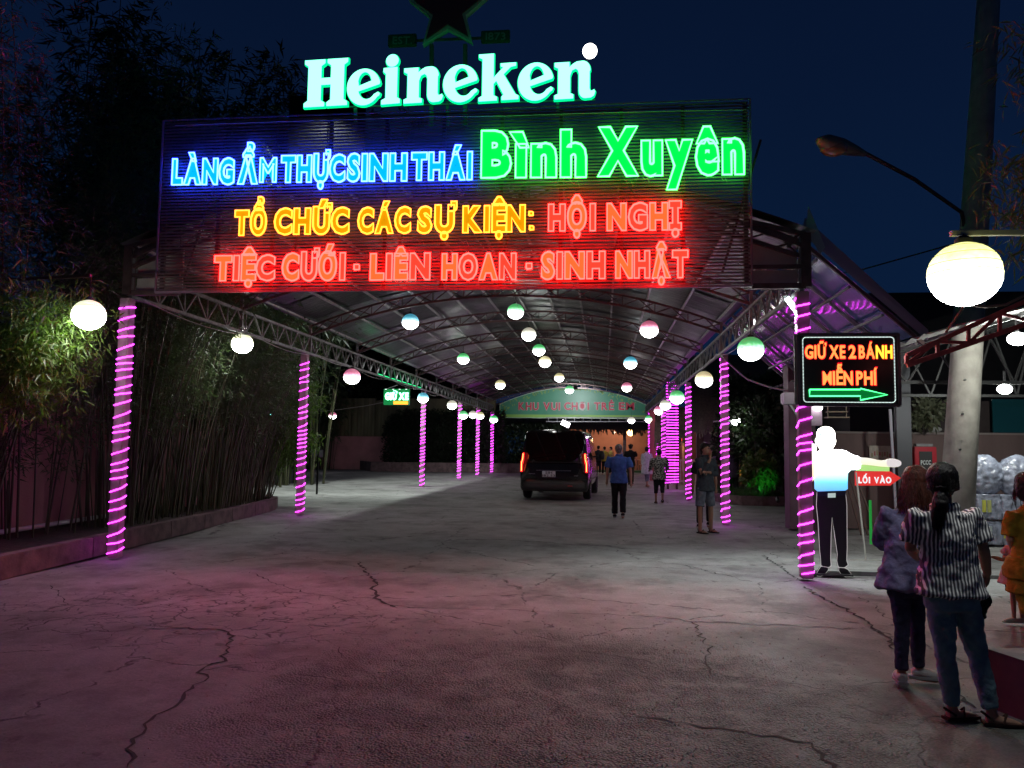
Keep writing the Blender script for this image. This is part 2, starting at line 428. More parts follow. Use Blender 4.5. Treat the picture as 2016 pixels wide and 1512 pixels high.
# real cracks, recessed-looking dark fissures with raised lips, measured along the photo
crack_m = mat('crack_dirt', (.018, .016, .015), .95)
def zg(x, y): return (.012*math.sin(x*1.3+y*.7)+.01*math.sin(y*1.9-x*.6) if abs(x) < 11 and 1 < y < 23 else 0)-.012
CR = [([(708,1104),(715,1120),(740,1145),(735,1160),(745,1180),(765,1186),(785,1194)], .05),
      ([(785,1194),(900,1195),(1050,1199),(1150,1205),(1290,1213),(1365,1224),(1560,1234),(1690,1240)], .02),
      ([(1365,1224),(1378,1250),(1395,1268),(1393,1290),(1400,1320)], .018),
      ([(250,1512),(252,1480),(262,1450),(300,1410),(345,1385),(380,1350),(402,1330),(390,1315),(440,1300),(445,1280),(455,1250),(420,1240),(350,1236),(280,1238)], .028),
      ([(390,1315),(500,1303),(580,1295),(640,1290)], .014),
      ([(490,1128),(520,1140),(555,1152),(600,1165),(660,1172),(680,1184)], .018),
      ([(0,1248),(50,1236),(100,1218),(160,1208),(240,1200),(300,1190),(350,1192)], .02),
      ([(665,1275),(672,1305),(700,1315),(730,1325)], .014),
      ([(880,1064),(930,1062),(1000,1064),(1060,1068),(1130,1072),(1200,1074),(1235,1079)], .045),
      ([(510,1082),(600,1085),(650,1084),(745,1086)], .016),
      ([(1500,1090),(1530,1110),(1570,1138)], .03),
      ([(1505,1050),(1530,1065),(1568,1080)], .02),
      ([(1585,1150),(1600,1165),(1625,1180),(1650,1190),(1670,1203),(1700,1222),(1740,1250),(1775,1290),(1850,1340),(1925,1395)], .045),
      ([(1250,1402),(1300,1412),(1350,1420),(1420,1428),(1470,1437),(1530,1445),(1600,1458),(1620,1480),(1645,1512)], .028),
      ([(1320,1110),(1370,1118),(1420,1130),(1455,1135)], .02),
      ([(100,1150),(120,1165),(128,1185)], .02),
      ([(1690,1172),(1720,1190),(1745,1215),(1770,1230),(1800,1260)], .016)]
cm = MB()
for pl, wd in CR:
    w3 = [G(*p) for p in pl]; pts = []
    for a, b in zip(w3[:-1], w3[1:]):
        k = max(2, int((b-a).length/.07))
        for i in range(k): pts.append(a.lerp(b, i/k))
    pts.append(w3[-1]); m = len(pts); vs = []
    for i, p in enumerate(pts):
        t = (pts[min(i+1, m-1)]-pts[max(0, i-1)]).normalized(); n = Vector((-t.y, t.x, 0))
        j = n*rng.uniform(-.035, .035); w = wd*rng.uniform(.15, 1.0)*(.35 if i in (0, m-1) else 1)*.55
        for sgn in (-1, 1):
            q = p+j+n*w*sgn; vs.append((q.x, q.y, zg(q.x, q.y)+.004))
    cm.add(vs, [(2*i, 2*i+1, 2*i+3, 2*i+2) for i in range(m-1)])
co = cm.build('ground_cracks', crack_m); tag(co, 'dark branching cracks running across the worn concrete yard', kind='stuff')
# loose grit and pebbles on the worn patch
pm = mat('grit', (.22, .2, .19), .8, noise=.4, nscale=30)
N_ = 2600
gx = nrs.normal(-.1, 1.1, N_); gy = nrs.normal(5.0, 1.2, N_); sz = nrs.uniform(.004, .012, N_)
gv = []; gf = []
for i in range(N_):
    if gy[i] < 2.6: continue
    k = len(gv); s = sz[i]; a = rng.uniform(0, 6.3); z = zg(gx[i], gy[i])
    for q in range(4): gv.append((gx[i]+s*math.cos(a+q*1.57)*rng.uniform(.6, 1.2), gy[i]+s*math.sin(a+q*1.57)*rng.uniform(.6, 1.2), z))
    gv.append((gx[i]+s*rng.uniform(-.2, .2), gy[i], z+s*.7))
    gf += [(k, k+1, k+4), (k+1, k+2, k+4), (k+2, k+3, k+4), (k+3, k, k+4)]
q = MB(); q.add(gv, gf); o = q.build('grit', pm); tag(o, 'loose grey grit on the worn middle of the yard', kind='stuff')

# ================================================================== LEFT PLANTER, WALL
kerb_m = mat('kerb_paint', (.13, .085, .085), .85, noise=.35, nscale=5, bump=.4, bscale=40)
kerb_path = [(-6.35, 3.0), (-6.6, 6.0), (-6.78, 8.3), (-6.93, 10.2), (-7.12, 12.5), (-7.42, 15.3), (-7.72, 18.1), (-8.0, 18.9), (-9.5, 19.3), (-12, 19.5)]
pl = thing('planter_kerb', 'low dull red kerb curving along the bamboo bed on the left', 'kerb', (-7, 12, 0))
for a, b in zip(kerb_path[:-1], kerb_path[1:]):
    n = max(1, round(math.dist(a, b)/1.6))
    for i in range(n):
        p0 = Vector((*a, 0)).lerp(Vector((*b, 0)), i/n); p1 = Vector((*a, 0)).lerp(Vector((*b, 0)), (i+1)/n)
        t = (p1-p0).normalized(); nn = Vector((t.y, -t.x, 0)); p0 = p0+t*.006; p1 = p1-t*.006
        k = MB(); w = .16; h = .27+rng.uniform(-.006, .006)
        k.add([p0, p1, p1-nn*w, p0-nn*w]+[Vector((q.x, q.y, h)) for q in (p0, p1, p1-nn*w, p0-nn*w)],
              [(0, 1, 5, 4), (1, 2, 6, 5), (2, 3, 7, 6), (3, 0, 4, 7), (4, 5, 6, 7), (3, 2, 1, 0)])
        k.build('kerb_stone', kerb_m, pl, bevel=.008)
soil_m = mat('soil', (.035, .028, .022), .95, noise=.4, nscale=12, bump=1, bscale=20)
s = MB(); inner = [(x-.13, y) for x, y in kerb_path[:8]]+[(-9.5, 19.15), (-12, 19.35)]
top = [(-14, 19.35), (-14, 3)]
poly = inner+top
# fan from left edge
m_ = len(inner)
vs = [(x, y, .2) for x, y in inner]+[(-13, y, .2) for x, y in inner]
s.add(vs, [(i, i+1, m_+i+1, m_+i) for i in range(m_-1)])
tag(s.build('planting_bed', soil_m), kind='structure')
# pink wall with rusty corrugated sheets above, behind the bamboo on the left
pink = mat('pink_plaster', (.55, .26, .27), .9, col2=(.40, .19, .2), nscale=1.2, bump=.3, bscale=25)
lw = thing('garden_wall', 'pink plastered wall behind the bamboo on the far left', 'wall', (-8.9, 12, 0))
w = MB(); w.box(-9.1, -8.9, 2, 17.5, 0, 2.2); w.build('plaster_wall', pink, lw, bevel=.01)
cor = mat('grey_corrugated', (.42, .4, .44), .45, .6, noise=.3, nscale=3, rvar=.15, stretch=(1, 1, .2))
for i in range(14):
    c = MB(); y0 = 2+i*1.1; n = 15; dx = rng.uniform(-.01, .01)
    vs = []
    for j in range(n+1):
        y = y0+j*1.13/n; x = -8.97+dx+.018*math.sin(j*math.pi*.8)
        vs += [(x, y, 2.12), (x, y, 3.0+dx)]
    c.add(vs, [(2*j, 2*j+2, 2*j+3, 2*j+1) for j in range(n)])
    c.build('metal_sheet', cor, lw, smooth=True)
pp = MB(); pp.tube([(-8.55, 6, .27), (-8.5, 10, .28), (-8.5, 14.2, .32)], .035, 10)
tag(pp.build('drain_pipe', mat('white_pvc', (.6, .6, .58), .5), smooth=True), 'white drain pipe lying at the foot of the pink wall', 'pipe')

# ================================================================== BAMBOO
culm_m = mat('bamboo_culm', (.085, .085, .04), .5, col2=(.03, .04, .015), nscale=6, stretch=(1, 1, .25))
def leaf_mat(name, c1, c2):
    m = mat(name, c1, .5, col2=c2, nscale=1.4)
    t = m.node_tree; b = t.nodes['Principled BSDF']; out = t.nodes['Material Output']
    tl = t.nodes.new('ShaderNodeBsdfTranslucent'); tl.inputs[0].default_value = (c1[0]*1.3, c1[1]*1.5, c1[2], 1)
    mxs = t.nodes.new('ShaderNodeMixShader'); mxs.inputs[0].default_value = .3
    t.links.new(b.outputs[0], mxs.inputs[1]); t.links.new(tl.outputs[0], mxs.inputs[2]); t.links.new(mxs.outputs[0], out.inputs[0])
    return m
leaf_m = leaf_mat('bamboo_leaf', (.09, .135, .06), (.045, .065, .03))
leaf_lime = leaf_mat('lime_leaf', (.11, .19, .03), (.06, .11, .02))
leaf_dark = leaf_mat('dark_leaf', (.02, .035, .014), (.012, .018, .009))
def leaves_mesh(name, cen, dirs, length, width, m, parent, per=6, droop=.5, seed=1):
    """sprays of narrow folded leaves: cen (N,3), dirs (N,3)"""
    rs = np.random.RandomState(seed)
    N = len(cen)*per
    c = np.repeat(np.asarray(cen, float), per, 0); d = np.repeat(np.asarray(dirs, float), per, 0)
    d = d+rs.normal(0, .55, (N, 3)); d[:, 2] -= droop*rs.uniform(.2, 1.2, N)
    d /= np.linalg.norm(d, axis=1)[:, None]
    c = c+rs.normal(0, .05, (N, 3))
    side = np.cross(d, rs.normal(0, 1, (N, 3))*[.5, .5, 1.]); side /= np.linalg.norm(side, axis=1)[:, None]+1e-9
    L = (length*rs.uniform(.6, 1.25, N))[:, None]; Wd = (width*rs.uniform(.7, 1.2, N))[:, None]
    tip = c+d*L; tip[:, 2] -= (L[:, 0]*.25*rs.uniform(0, 1, N))
    mid = c+d*L*.42
    a = mid+side*Wd; b = mid-side*Wd
    v = np.stack([c, a, tip, b], 1).reshape(-1, 3)
    off = wloc(parent); v -= np.array(off)
    idx = np.arange(N)*4
    f = np.stack([idx, idx+1, idx+2, idx, idx+2, idx+3], 1).reshape(-1)
    me = bpy.data.meshes.new(name); me.vertices.add(N*4); me.vertices.foreach_set('co', v.reshape(-1).astype(np.float32))
    me.loops.add(N*6); me.loops.foreach_set('vertex_index', f.astype(np.int32))
    me.polygons.add(N*2); me.polygons.foreach_set('loop_start', (np.arange(N*2)*3).astype(np.int32))
    me.update(calc_edges=True)
    o = link(name, me, m, parent); o['kind'] = 'stuff'
    return o
def bamboo(cx, cy, rx, ry, n, h, lean, label, seed, z0=.2, rad=.011, leafn=34, leaf=(.16, .010), lm=None, group=None, leaf_from=.28, spread=1.0, per=6):
    rs = random.Random(seed)
    t = thing('bamboo_clump', label, 'bamboo', (cx, cy, z0), group)
    mb = MB(); cen = []; dirs = []
    for i in range(n):
        a = rs.uniform(0, 6.28); q = math.sqrt(rs.random())
        bx, by = cx+rx*q*math.cos(a), cy+ry*q*math.sin(a)
        hh = h*rs.uniform(.6, 1.05); out = Vector((math.cos(a)*q, math.sin(a)*q, 0))*spread*.16+Vector(lean)*rs.uniform(.3, 1.3)+Vector((rs.gauss(0, .07), rs.gauss(0, .07), 0))
        pts = []; S = 8; rr0 = rad*rs.uniform(.55, 1.7)
        for k in range(S+1):
            u = k/S; z = hh*(u-.10*u**3*min(3, out.length*6)); pts.append(Vector((bx+out.x*hh*(u*.45+u*u*.75), by+out.y*hh*(u*.45+u*u*.75), z0+z)))
        mb.tube(pts, [rr0*(1-.75*k/S) for k in range(S+1)], 4, False)
        for k in range(leafn):
            u = leaf_from+(1-leaf_from)*rs.random()**.8; s_ = u*S; i0 = min(S-1, int(s_)); p = pts[i0].lerp(pts[i0+1], s_-i0)
            a2 = rs.uniform(0, 6.28); dd = Vector((math.cos(a2), math.sin(a2), rs.uniform(-.2, .5)))
            p = p+dd*rs.uniform(.05, .5)*(.5+u)
            cen.append(p); dirs.append(dd)
    c = mb.build('culms', culm_m, t, smooth=True); c['kind'] = 'stuff'
    leaves_mesh('foliage', cen, dirs, leaf[0], leaf[1], lm or leaf_m, t, per=per, seed=seed)
    return t
GB = 'bamboo clumps in the bed on the left'
LB = [(-8.25, 6.6, 'bamboo clump at the very left edge, in front of the pink wall'),
      (-8.1, 8.9, 'bamboo with bright leaves beside the large white lantern on the left'),
      (-8.35, 11.0, 'bamboo rising between the pink wall and the nearest left light wrapped post'),
      (-8.1, 12.6, 'dense bamboo just behind the nearest left light wrapped post'),
      (-8.25, 14.1, 'dense thin bamboo stems under the second white lantern'),
      (-8.3, 15.7, 'dark thicket of bamboo stems in the middle of the left bed'),
      (-8.45, 17.1, 'dark bamboo stems leaning right towards the second left post'),
      (-8.6, 18.4, 'last bamboo clump at the rounded end of the left kerb')]
for i, (x, y, lb) in enumerate(LB):
    nn = [7, 9, 18, 70, 95, 100, 100, 90][i]; hh = [6.8, 7.4, 8.4, 8.6, 7.6, 6.4, 5.6, 4.9][i]
    bamboo(x, y, .5, .75, nn, hh, [(.05, .02, 0), (.07, 0, 0), (.07, .02, 0), (.06, 0, 0), (.05, .0, 0), (.06, .02, 0), (.07, .02, 0), (.09, .02, 0)][i], lb, 20+i,
           leafn=[90, 130, 150, 46, 28, 22, 17, 14][i], group=GB, leaf_from=[.22, .22, .14, .26, .34, .38, .4, .42][i], rad=.012)
# tall trees behind the billboard's left half
GT = 'tall dark trees behind the left of the billboard'
for i, (px, topy, Yd, lb) in enumerate([(250, 20, 20, 'tall dark bamboo behind the front clumps at upper left'), (330, 70, 22, 'tall feathery dark tree left of the billboard top'),
        (400, 95, 25, 'dark tree with a thin pointed top left of the green lettering'), (470, 130, 26, 'lower dark tree crown behind the top left corner of the billboard'),
        (545, 135, 28, 'dark tree crown just left of the first green capital letter'), (600, 120, 30, 'farthest dark tree crown, behind the first green capital letter')]):
    tp = P(px, topy, Yd)
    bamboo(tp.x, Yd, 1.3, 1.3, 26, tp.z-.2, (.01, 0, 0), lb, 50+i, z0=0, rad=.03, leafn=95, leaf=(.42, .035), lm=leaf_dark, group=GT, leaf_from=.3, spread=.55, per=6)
GB2 = 'dark trees beyond the side yard'
for i, (px, topy, Yd, lb) in enumerate([(480, 560, 52, 'dark tree beyond the back wall at far left'), (580, 540, 51, 'dark tree beyond the back wall behind the second post'), (680, 520, 53, 'dark tree beyond the back wall above the wire lantern'), (780, 560, 52, 'dark tree beyond the back wall above the green sign'), (880, 600, 51, 'dark tree beyond the back wall near the banner')]):
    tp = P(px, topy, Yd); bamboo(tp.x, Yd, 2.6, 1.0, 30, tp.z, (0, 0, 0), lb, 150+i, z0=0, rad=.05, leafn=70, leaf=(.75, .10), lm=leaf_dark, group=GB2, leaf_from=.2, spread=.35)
# pale hanging branch beside the second left post
t = thing('hanging_branch', 'bright green leafy branches hanging beside the second left post', 'tree', (-7.9, 19.6, .2))
mb = MB(); cen = []; dirs = []
for i in range(16):
    a = Vector((-8.6+rng.uniform(-.2, .2), 19.2+rng.uniform(-.2, .5), .2)); tz = rng.uniform(1.4, 3.6); b = Vector((-7.7+rng.uniform(-.5, .35), 19.6+rng.uniform(-.5, .5), tz))
    pts = [a.lerp(b, u)+Vector((0, 0, math.sin(u*3.1)*.5)) for u in (0, .25, .5, .75, 1)]
    mb.tube(pts, [.016, .012, .01, .008, .004], 4, False)
    for k in range(46):
        u = rng.uniform(.4, 1); cen.append(a.lerp(b, u)+Vector((rng.uniform(-.3, .3), rng.uniform(-.3, .3), math.sin(u*3.1)*.5+rng.uniform(-.35, .25)))); dirs.append(Vector((rng.uniform(-1, 1), rng.uniform(-1, .4), -.3)))
mb.build('branches', culm_m, t, smooth=True)['kind'] = 'stuff'
leaves_mesh('foliage', cen, dirs, .17, .017, leaf_lime, t, per=6, seed=77)
# lime tips near left lantern
t = thing('bamboo_spray', 'bright green bamboo spray left of the large round lantern', 'bamboo', (-7.5, 9.0, .2), GB)
mb = MB(); cen = []; dirs = []
for i in range(18):
    a = Vector((-8.1+rng.uniform(-.2, .2), 9.0+rng.uniform(-.3, .3), .2)); b = Vector((-7.0+rng.uniform(-.5, .3), 9.2+rng.uniform(-.5, .5), rng.uniform(2.6, 3.6)))
    mb.tube([a, a.lerp(b, .5)+Vector((-.1, 0, .3)), b], [.012, .008, .003], 4, False)
    for k in range(46):
        u = rng.uniform(.72, 1); cen.append(a.lerp(b, u)+Vector((rng.uniform(-.3, .3), rng.uniform(-.3, .3), rng.uniform(-.4, .3)))); dirs.append(Vector((rng.uniform(-.6, 1), rng.uniform(-1, .4), -.2)))
mb.build('culms', culm_m, t, smooth=True)['kind'] = 'stuff'
leaves_mesh('foliage', cen, dirs, .17, .013, leaf_lime, t, per=6, seed=78)
# foliage hanging in at the upper right edge
t = thing('bamboo_clump', 'drooping bamboo at the upper right edge beside the concrete pole', 'bamboo', (5.2, 7.6, 0))
mb = MB(); cen = []; dirs = []
for i in range(14):
    a = Vector((5.6+rng.uniform(-.3, .4), 8.0+rng.uniform(-.5, .5), 0)); b = Vector((3.72+rng.uniform(-.1, .6), 7.6+rng.uniform(-.6, .6), rng.uniform(3.9, 6.6)))
    pts = [a.lerp(b, u)+Vector((.35*math.sin(u*3.1), 0, math.sin(u*3.1)*.8)) for u in (0, .25, .5, .75, 1)]
    mb.tube(pts, [.02, .018, .014, .01, .004], 5, False)
    for k in range(110):
        u = rng.uniform(.45, 1); cen.append(a.lerp(b, u)+Vector((.35*math.sin(u*3.1)+rng.uniform(-.25, .3), rng.uniform(-.3, .3), math.sin(u*3.1)*.8+rng.uniform(-.5, .2)))); dirs.append(Vector((rng.uniform(-1, .4), rng.uniform(-1, .4), -.5)))
mb.build('culms', culm_m, t, smooth=True)['kind'] = 'stuff'
leaves_mesh('foliage', cen, dirs, .17, .010, leaf_m, t, per=6, seed=79)

# ================================================================== CANOPY
steel = mat('grey_steel', (.20, .195, .2), .5, .5, noise=.25, nscale=9)
steel_brown = mat('brown_painted_steel', (.10, .06, .06), .55, .3, noise=.3, nscale=7)
foil = mat('foil_roof_sheet', (.035, .037, .041), .42, .45, noise=.65, nscale=3.5, bump=1.0, bscale=7, rvar=.2, stretch=(1, .3, 1))
foils = [foil]+[mat('foil_roof_sheet', c, r, .4, noise=.7, nscale=4, bump=1.0, bscale=8, rvar=.2, stretch=(.5, 2.2, 1)) for c, r in (((  .014, .015, .017), .5), ((.024, .025, .028), .4), ((.020, .020, .022), .45), ((.075, .078, .086), .35))]
postm = mat('pink_post_paint', (.42, .25, .30), .6, noise=.2, nscale=6)
LEDm = mat('purple_led', (.5, .1, .6), .4, emit=(1.0, .045, 1.15), es=8)
XL, XR, XC, HW = -6.62, 2.52, -2.05, 4.57
Y0, Y1 = 10.3, 48.2
def arc(u, ze, rise):      # u -1..1
    return Vector((XC+HW*u, 0, ze+rise*(1-u*u)))
cp = thing('canopy', 'long arched metal roof canopy on light wrapped posts over the driveway', 'canopy', (XC, Y0, 0))
def led_post(parent, x, y, zt, n, w=.075, pitchvar=.45, rr=.0078, seg=12, x2=None, slant=0):
    b = MB(); b.box(x-w, x+w, y-w, y+w, 0, zt)
    po = b.build('post', postm, parent, bevel=.012)
    h = MB(); pts = []; z = .06; rs = random.Random(int(x*100+y*10))
    dz = (zt-.1)/n; 
    for k in range(n):
        hk = dz*rs.uniform(1-pitchvar, 1+pitchvar); sl = hk*rs.uniform(.8, 1.15)
        for j in range(seg):
            a = 2*math.pi*j/seg - math.pi*.75
            ca, sa = math.cos(a), math.sin(a); q = 1/max(abs(ca), abs(sa)); q = min(q, 1.28)
            pts.append((x+(w+rr)*q*ca, y+(w+rr)*q*sa, z+sl*j/seg)); 
        z += hk
    sc = (zt-.06)/z
    pts = [(a, b_, c*sc) for a, b_, c in pts]
    h.tube(pts, rr, 4, True)
    h.build('led_rope', LEDm, po, smooth=True)
    return po
for (x, y, n) in [(-6.66, 10.28, 27), (-6.72, 17.1, 25), (-6.8, 29.4, 24), (-6.7, 36.6, 24), (-6.6, 41.4, 24), (-6.45, 45.8, 24)]:
    led_post(cp, x, y, 3.6, n)
for (x, y, n) in [(2.52, 10.3, 24), (2.56, 17.1, 24), (2.6, 24.6, 24), (2.58, 34.4, 24), (2.6, 38.0, 24), (2.6, 41.5, 24), (2.62, 45.0, 24)]:
    led_post(cp, x, y, 3.6, n)
# broad light wrapped frame at the third bay on the right
for (x, y, ww) in [(2.66, 31.0, .21)]:
    b = MB(); b.box(x-ww, x-ww+.08, y-.05, y+.05, 0, 4.25); b.box(x+ww-.08, x+ww, y-.05, y+.05, 0, 4.25)
    po = b.build('post', steel_brown, cp)
    h = MB()
    for k in range(36):
        z = .25+k*.11
        h.tube([(x-ww-.02, y-.07, z), (x+ww+.02, y-.07, z+rng.uniform(-.02, .03))], .013, 4)
    h.build('led_rope', LEDm, po, smooth=True)
def truss_side(x, name='side_truss'):
    b = MB(); zb, zt = 3.63, 4.02
    for xx in (x-.0,):
        b.box(xx-.025, xx+.025, Y0, Y1, zb-.025, zb+.025); b.box(xx-.025, xx+.025, Y0, Y1, zt-.025, zt+.025)
    n = int((Y1-Y0)/.36)
    for i in range(n):
        a = Y0+(Y1-Y0)*i/n; c = Y0+(Y1-Y0)*(i+1)/n
        z0, z1 = (zb, zt) if i % 2 == 0 else (zt, zb)
        b.bar((x, a, z0), (x, c, z1), .026)
        if i % 2 == 0: b.bar((x+.004, a, zb), (x+.004, a, zt), .02)
    return b.build(name, steel, cp)
truss_side(XL-.02); truss_side(XR+.0)
arch_y = [Y0+3.44*i for i in range(12)]
for ya in arch_y:
    b = MB(); n = 26
    lo = [arc(-1+2*i/n, 4.06, .86)+Vector((0, ya, 0)) for i in range(n+1)]
    hi = [arc(-1+2*i/n, 4.26, .90)+Vector((0, ya, 0)) for i in range(n+1)]
    b.tube(lo, .034, 4, ang=0); b.tube(hi, .030, 4, ang=0)
    for i in range(n):
        b.bar(lo[i], hi[i+1] if i % 2 else hi[i], .018) if i % 2 else b.bar(lo[i], hi[i], .018)
        b.bar(lo[i+1] if i % 2 else lo[i], hi[i] if i % 2 else hi[i+1], .02)
    b.build('roof_arch', steel_brown, cp)
    for x in (XL-.02, XR): b = MB(); b.box(x-.03, x+.03, ya-.03, ya+.03, 3.66, 4.3); b.build('arch_post', steel, cp)
NP = 13
pur = mat('purlin_galvanised', (.42, .41, .41), .45, .5, noise=.2)
for i in range(NP):
    u = -.985+1.97*i/(NP-1); p = arc(u, 4.31, .91)
    b = MB(); sl = -2*.91*u/HW; a = math.atan(sl)
    b.tube([(p.x, Y0-.04, p.z), (p.x, Y1, p.z)], .028, 4); b.build('purlin', pur, cp)
npy = 22
for i in range(NP-1):
    for j in range(npy):
        ua, ub = -.985+1.97*i/(NP-1), -.985+1.97*(i+1)/(NP-1)
        ya = Y0-.02+(Y1-Y0+.07)*j/npy; yb = Y0-.02+(Y1-Y0+.07)*(j+1)/npy+.03
        b = MB(); dz = rng.uniform(0, .018); tl = rng.uniform(-.012, .012); vs = []; n = 6
        for k in range(n+1):
            u = ua+(ub-ua)*k/n; p = arc(u, 4.365, .92)
            vs += [(p.x, ya, p.z+dz-tl+.007*math.sin(k*math.pi)), (p.x, yb, p.z+dz+tl+.012)]
        b.add(vs, [(2*k, 2*k+2, 2*k+3, 2*k+1) for k in range(n)])
        b.build('roof_panel', rng.choice(foils), cp)
# outer weathered skin, kept above the foil
b = MB(); vs = []; n = 40
for k in range(n+1):
    p = arc(-1.04+2.08*k/n, 4.46, .93); vs += [(p.x, Y0-.05, p.z), (p.x, Y1+.1, p.z)]
b.add(vs, [(2*k, 2*k+2, 2*k+3, 2*k+1) for k in range(n)]); b.build('roof_covering', mat('roof_top', (.12, .13, .15), .5, .6), cp, smooth=True)
# front gable frames with pale panels
fabric = mat('grey_panel', (.36, .35, .34), .8, noise=.15, nscale=3)
for s, xe, xi in ((-1, XL-.05, -5.9), (1, XR+.05, 1.8)):
    b = MB()
    b.bar((xe, Y0, 3.66), (xe, Y0, 4.36), .12); b.bar((xe, Y0, 3.68), (xi, Y0, 3.68), .07)
    b.bar((xe, Y0-.02, 4.34), (xi, Y0-.02, 4.34+.2), .06); b.bar((xe, Y0-.02, 4.18), (xi, Y0-.02, 4.48), .05)
    b.bar((xe, Y0-.01, 3.93), (xi, Y0-.01, 3.93), .05); b.bar((xe-s*.22, Y0-.02, 4.18), (xe-s*.08, Y0-.02, 4.36), .04)
    b.build('gable_frame', steel_brown, cp)
    for (za, zb2, zc) in ((3.73, 3.90, 3.90), (3.97, 4.12, 4.38)):
        b = MB(); a, c = (xe-s*.09), xi
        b.add([(a, Y0+.05, za), (c, Y0+.05, za), (c, Y0+.05, zc), (a, Y0+.05, zb2), (a, Y0+.08, za), (c, Y0+.08, za), (c, Y0+.08, zc), (a, Y0+.08, zb2)],
              [(0, 1, 2, 3), (7, 6, 5, 4), (0, 4, 5, 1), (1, 5, 6, 2), (2, 6, 7, 3), (3, 7, 4, 0)])
        b.build('gable_panel', fabric, cp)

# ================================================================== BILLBOARD
YB = 10.08
slat_m = mat('dark_slat', (.145, .105, .11), .45, .0, noise=.3, nscale=6, stretch=(.3, 1, 1))
bb = thing('billboard', 'wide slatted dark billboard with blue, green, yellow and red neon lettering', 'billboard', (-2.1, YB, 3.65))
xa, xb, za, zb = -6.12, 1.86, 3.64, 6.07
ns = 54
for i in range(ns):
    z = za+.04+(zb-za-.08)*i/(ns-1); b = MB(); dx = rng.uniform(-.01, .01); dz = rng.uniform(-.003, .003)
    b.box(xa+.02+dx, xb-.02+dx, YB-.012, YB+.006, z-.0108+dz, z+.0108+dz); b.build('slat', slat_m, bb)
for i in range(11):
    x = xa+.06+(xb-xa-.12)*i/10; b = MB(); b.box(x-.025, x+.025, YB+.012, YB+.06, za-.0, zb-.02); b.build('batten', steel_brown, bb)
for i in range(6):
    x = xa+.35+(xb-xa-.7)*i/5; b = MB(); b.bar((x, YB+.1, za+.2), (x+.5, YB+.1, zb-.5), .03); b.build('brace', steel_brown, bb)
frm = mat('frame_trim', (.28, .2, .26), .4, .3)
b = MB(); c = .012
b.bar((xa, YB-.02, za), (xb, YB-.02, za), .03); b.bar((xa, YB-.02, zb), (xb, YB-.02, zb-.0), .016)
b.bar((xa, YB-.02, za), (xa, YB-.02, zb), .022); b.bar((xb, YB-.02, za), (xb, YB-.02, zb), .022)
b.build('frame', frm, bb)
def em(name, c, s, base=None): return mat(name, base or tuple(min(1, x*.4) for x in c), .5, emit=c, es=s)
T_blue = em('neon_blue', (.014, .032, 1.0), 44); F_blue = em('face_blue', (.0, .62, 1.0), .85)
T_green = em('neon_green', (.04, 1.0, .08), 13); F_green = em('face_green', (0, 1.0, .10), .85)
T_yel = em('neon_yellow', (1, .26, .02), 5); F_yel = em('face_yellow', (1, .44, .0), .72)
T_red = em('neon_red', (1, .006, .005), 58); F_red = em('face_red', (1, .09, .045), .72)
F_redo = em('face_orange', (1, .19, .04), .85)
S = .5
for txt, x0, x1, b0, b1, tp in [('LÀNG', 341, 462, 365.5, 364.5, 315), ('ẨM', 469, 545, 364, 363, 311), ('THỰC', 555, 680, 361, 359.5, 308.5), ('SINH', 685, 802, 359, 358, 305), ('THÁI', 811, 930, 357, 355.5, 302.5)]:
    word(txt, x0, x1, b0, b1, tp, YB-.06, bb, F_blue, T_blue, bold=.06)
for txt, x0, x1, b0, b1, tp in [('Bình', 948, 1154, 352, 350.5, 260), ('Xuyên', 1177, 1464, 349, 345, 253)]:
    word(txt, x0, x1, b0, b1, tp, YB-.06, bb, F_green, T_green, bold=.06, tr_=.015, gap=.05)
for txt, x0, x1, b0, b1, tp in [('TỔ', 464, 528, 465, 464, 416), ('CHỨC', 542, 688, 463, 461.5, 412.5), ('CÁC', 706, 809, 461.5, 460, 411), ('SỰ', 823, 894, 460.5, 459.5, 409), ('KIỆN', 912, 1034, 459.5, 457.5, 407.5)]:
    word(txt, x0, x1, b0, b1, tp, YB-.06, bb, F_yel, T_yel, bold=.06)
for txt, x0, x1, b0, b1, tp in [('HỘI', 1080, 1172, 456.5, 455.5, 404), ('NGHỊ', 1195, 1330, 455.5, 454, 402.5),
        ('TIỆC', 424, 542, 554, 553, 505), ('CƯỚI', 557, 680, 553.5, 552.5, 500.5), ('LIÊN', 730, 847, 552.5, 551.5, 501), ('HOAN', 871, 1016, 552, 551.5, 501), ('SINH', 1066, 1191, 551, 549.5, 498), ('NHẬT', 1212, 1354, 549, 547.5, 496)]:
    lay = [F_red if (i+len(txt)) % 2 else F_redo for i in range(len(txt))]
    word(txt, x0, x1, b0, b1, tp, YB-.06, bb, F_red, T_red, bold=.06, colors=lay)
def dotbox(px, py, s, fm, tm):
    p = P(px, py, YB-.06); b = MB(); b.box(p.x-s, p.x+s, YB-.09, YB-.06, p.z-s, p.z+s); o = b.build('letter', fm, bb)
    t = MB(); t.tube([(p.x-s, YB-.1, p.z-s), (p.x+s, YB-.1, p.z-s), (p.x+s, YB-.1, p.z+s), (p.x-s, YB-.1, p.z+s), (p.x-s, YB-.1, p.z-s)], .013, 5); t.build('neon_tube', tm, o, smooth=True)
dotbox(704, 527, .035, F_red, T_red); dotbox(1042, 525, .035, F_red, T_red)
dotbox(1047, 450, .026, F_yel, T_yel); dotbox(1046, 422, .026, F_yel, T_yel)
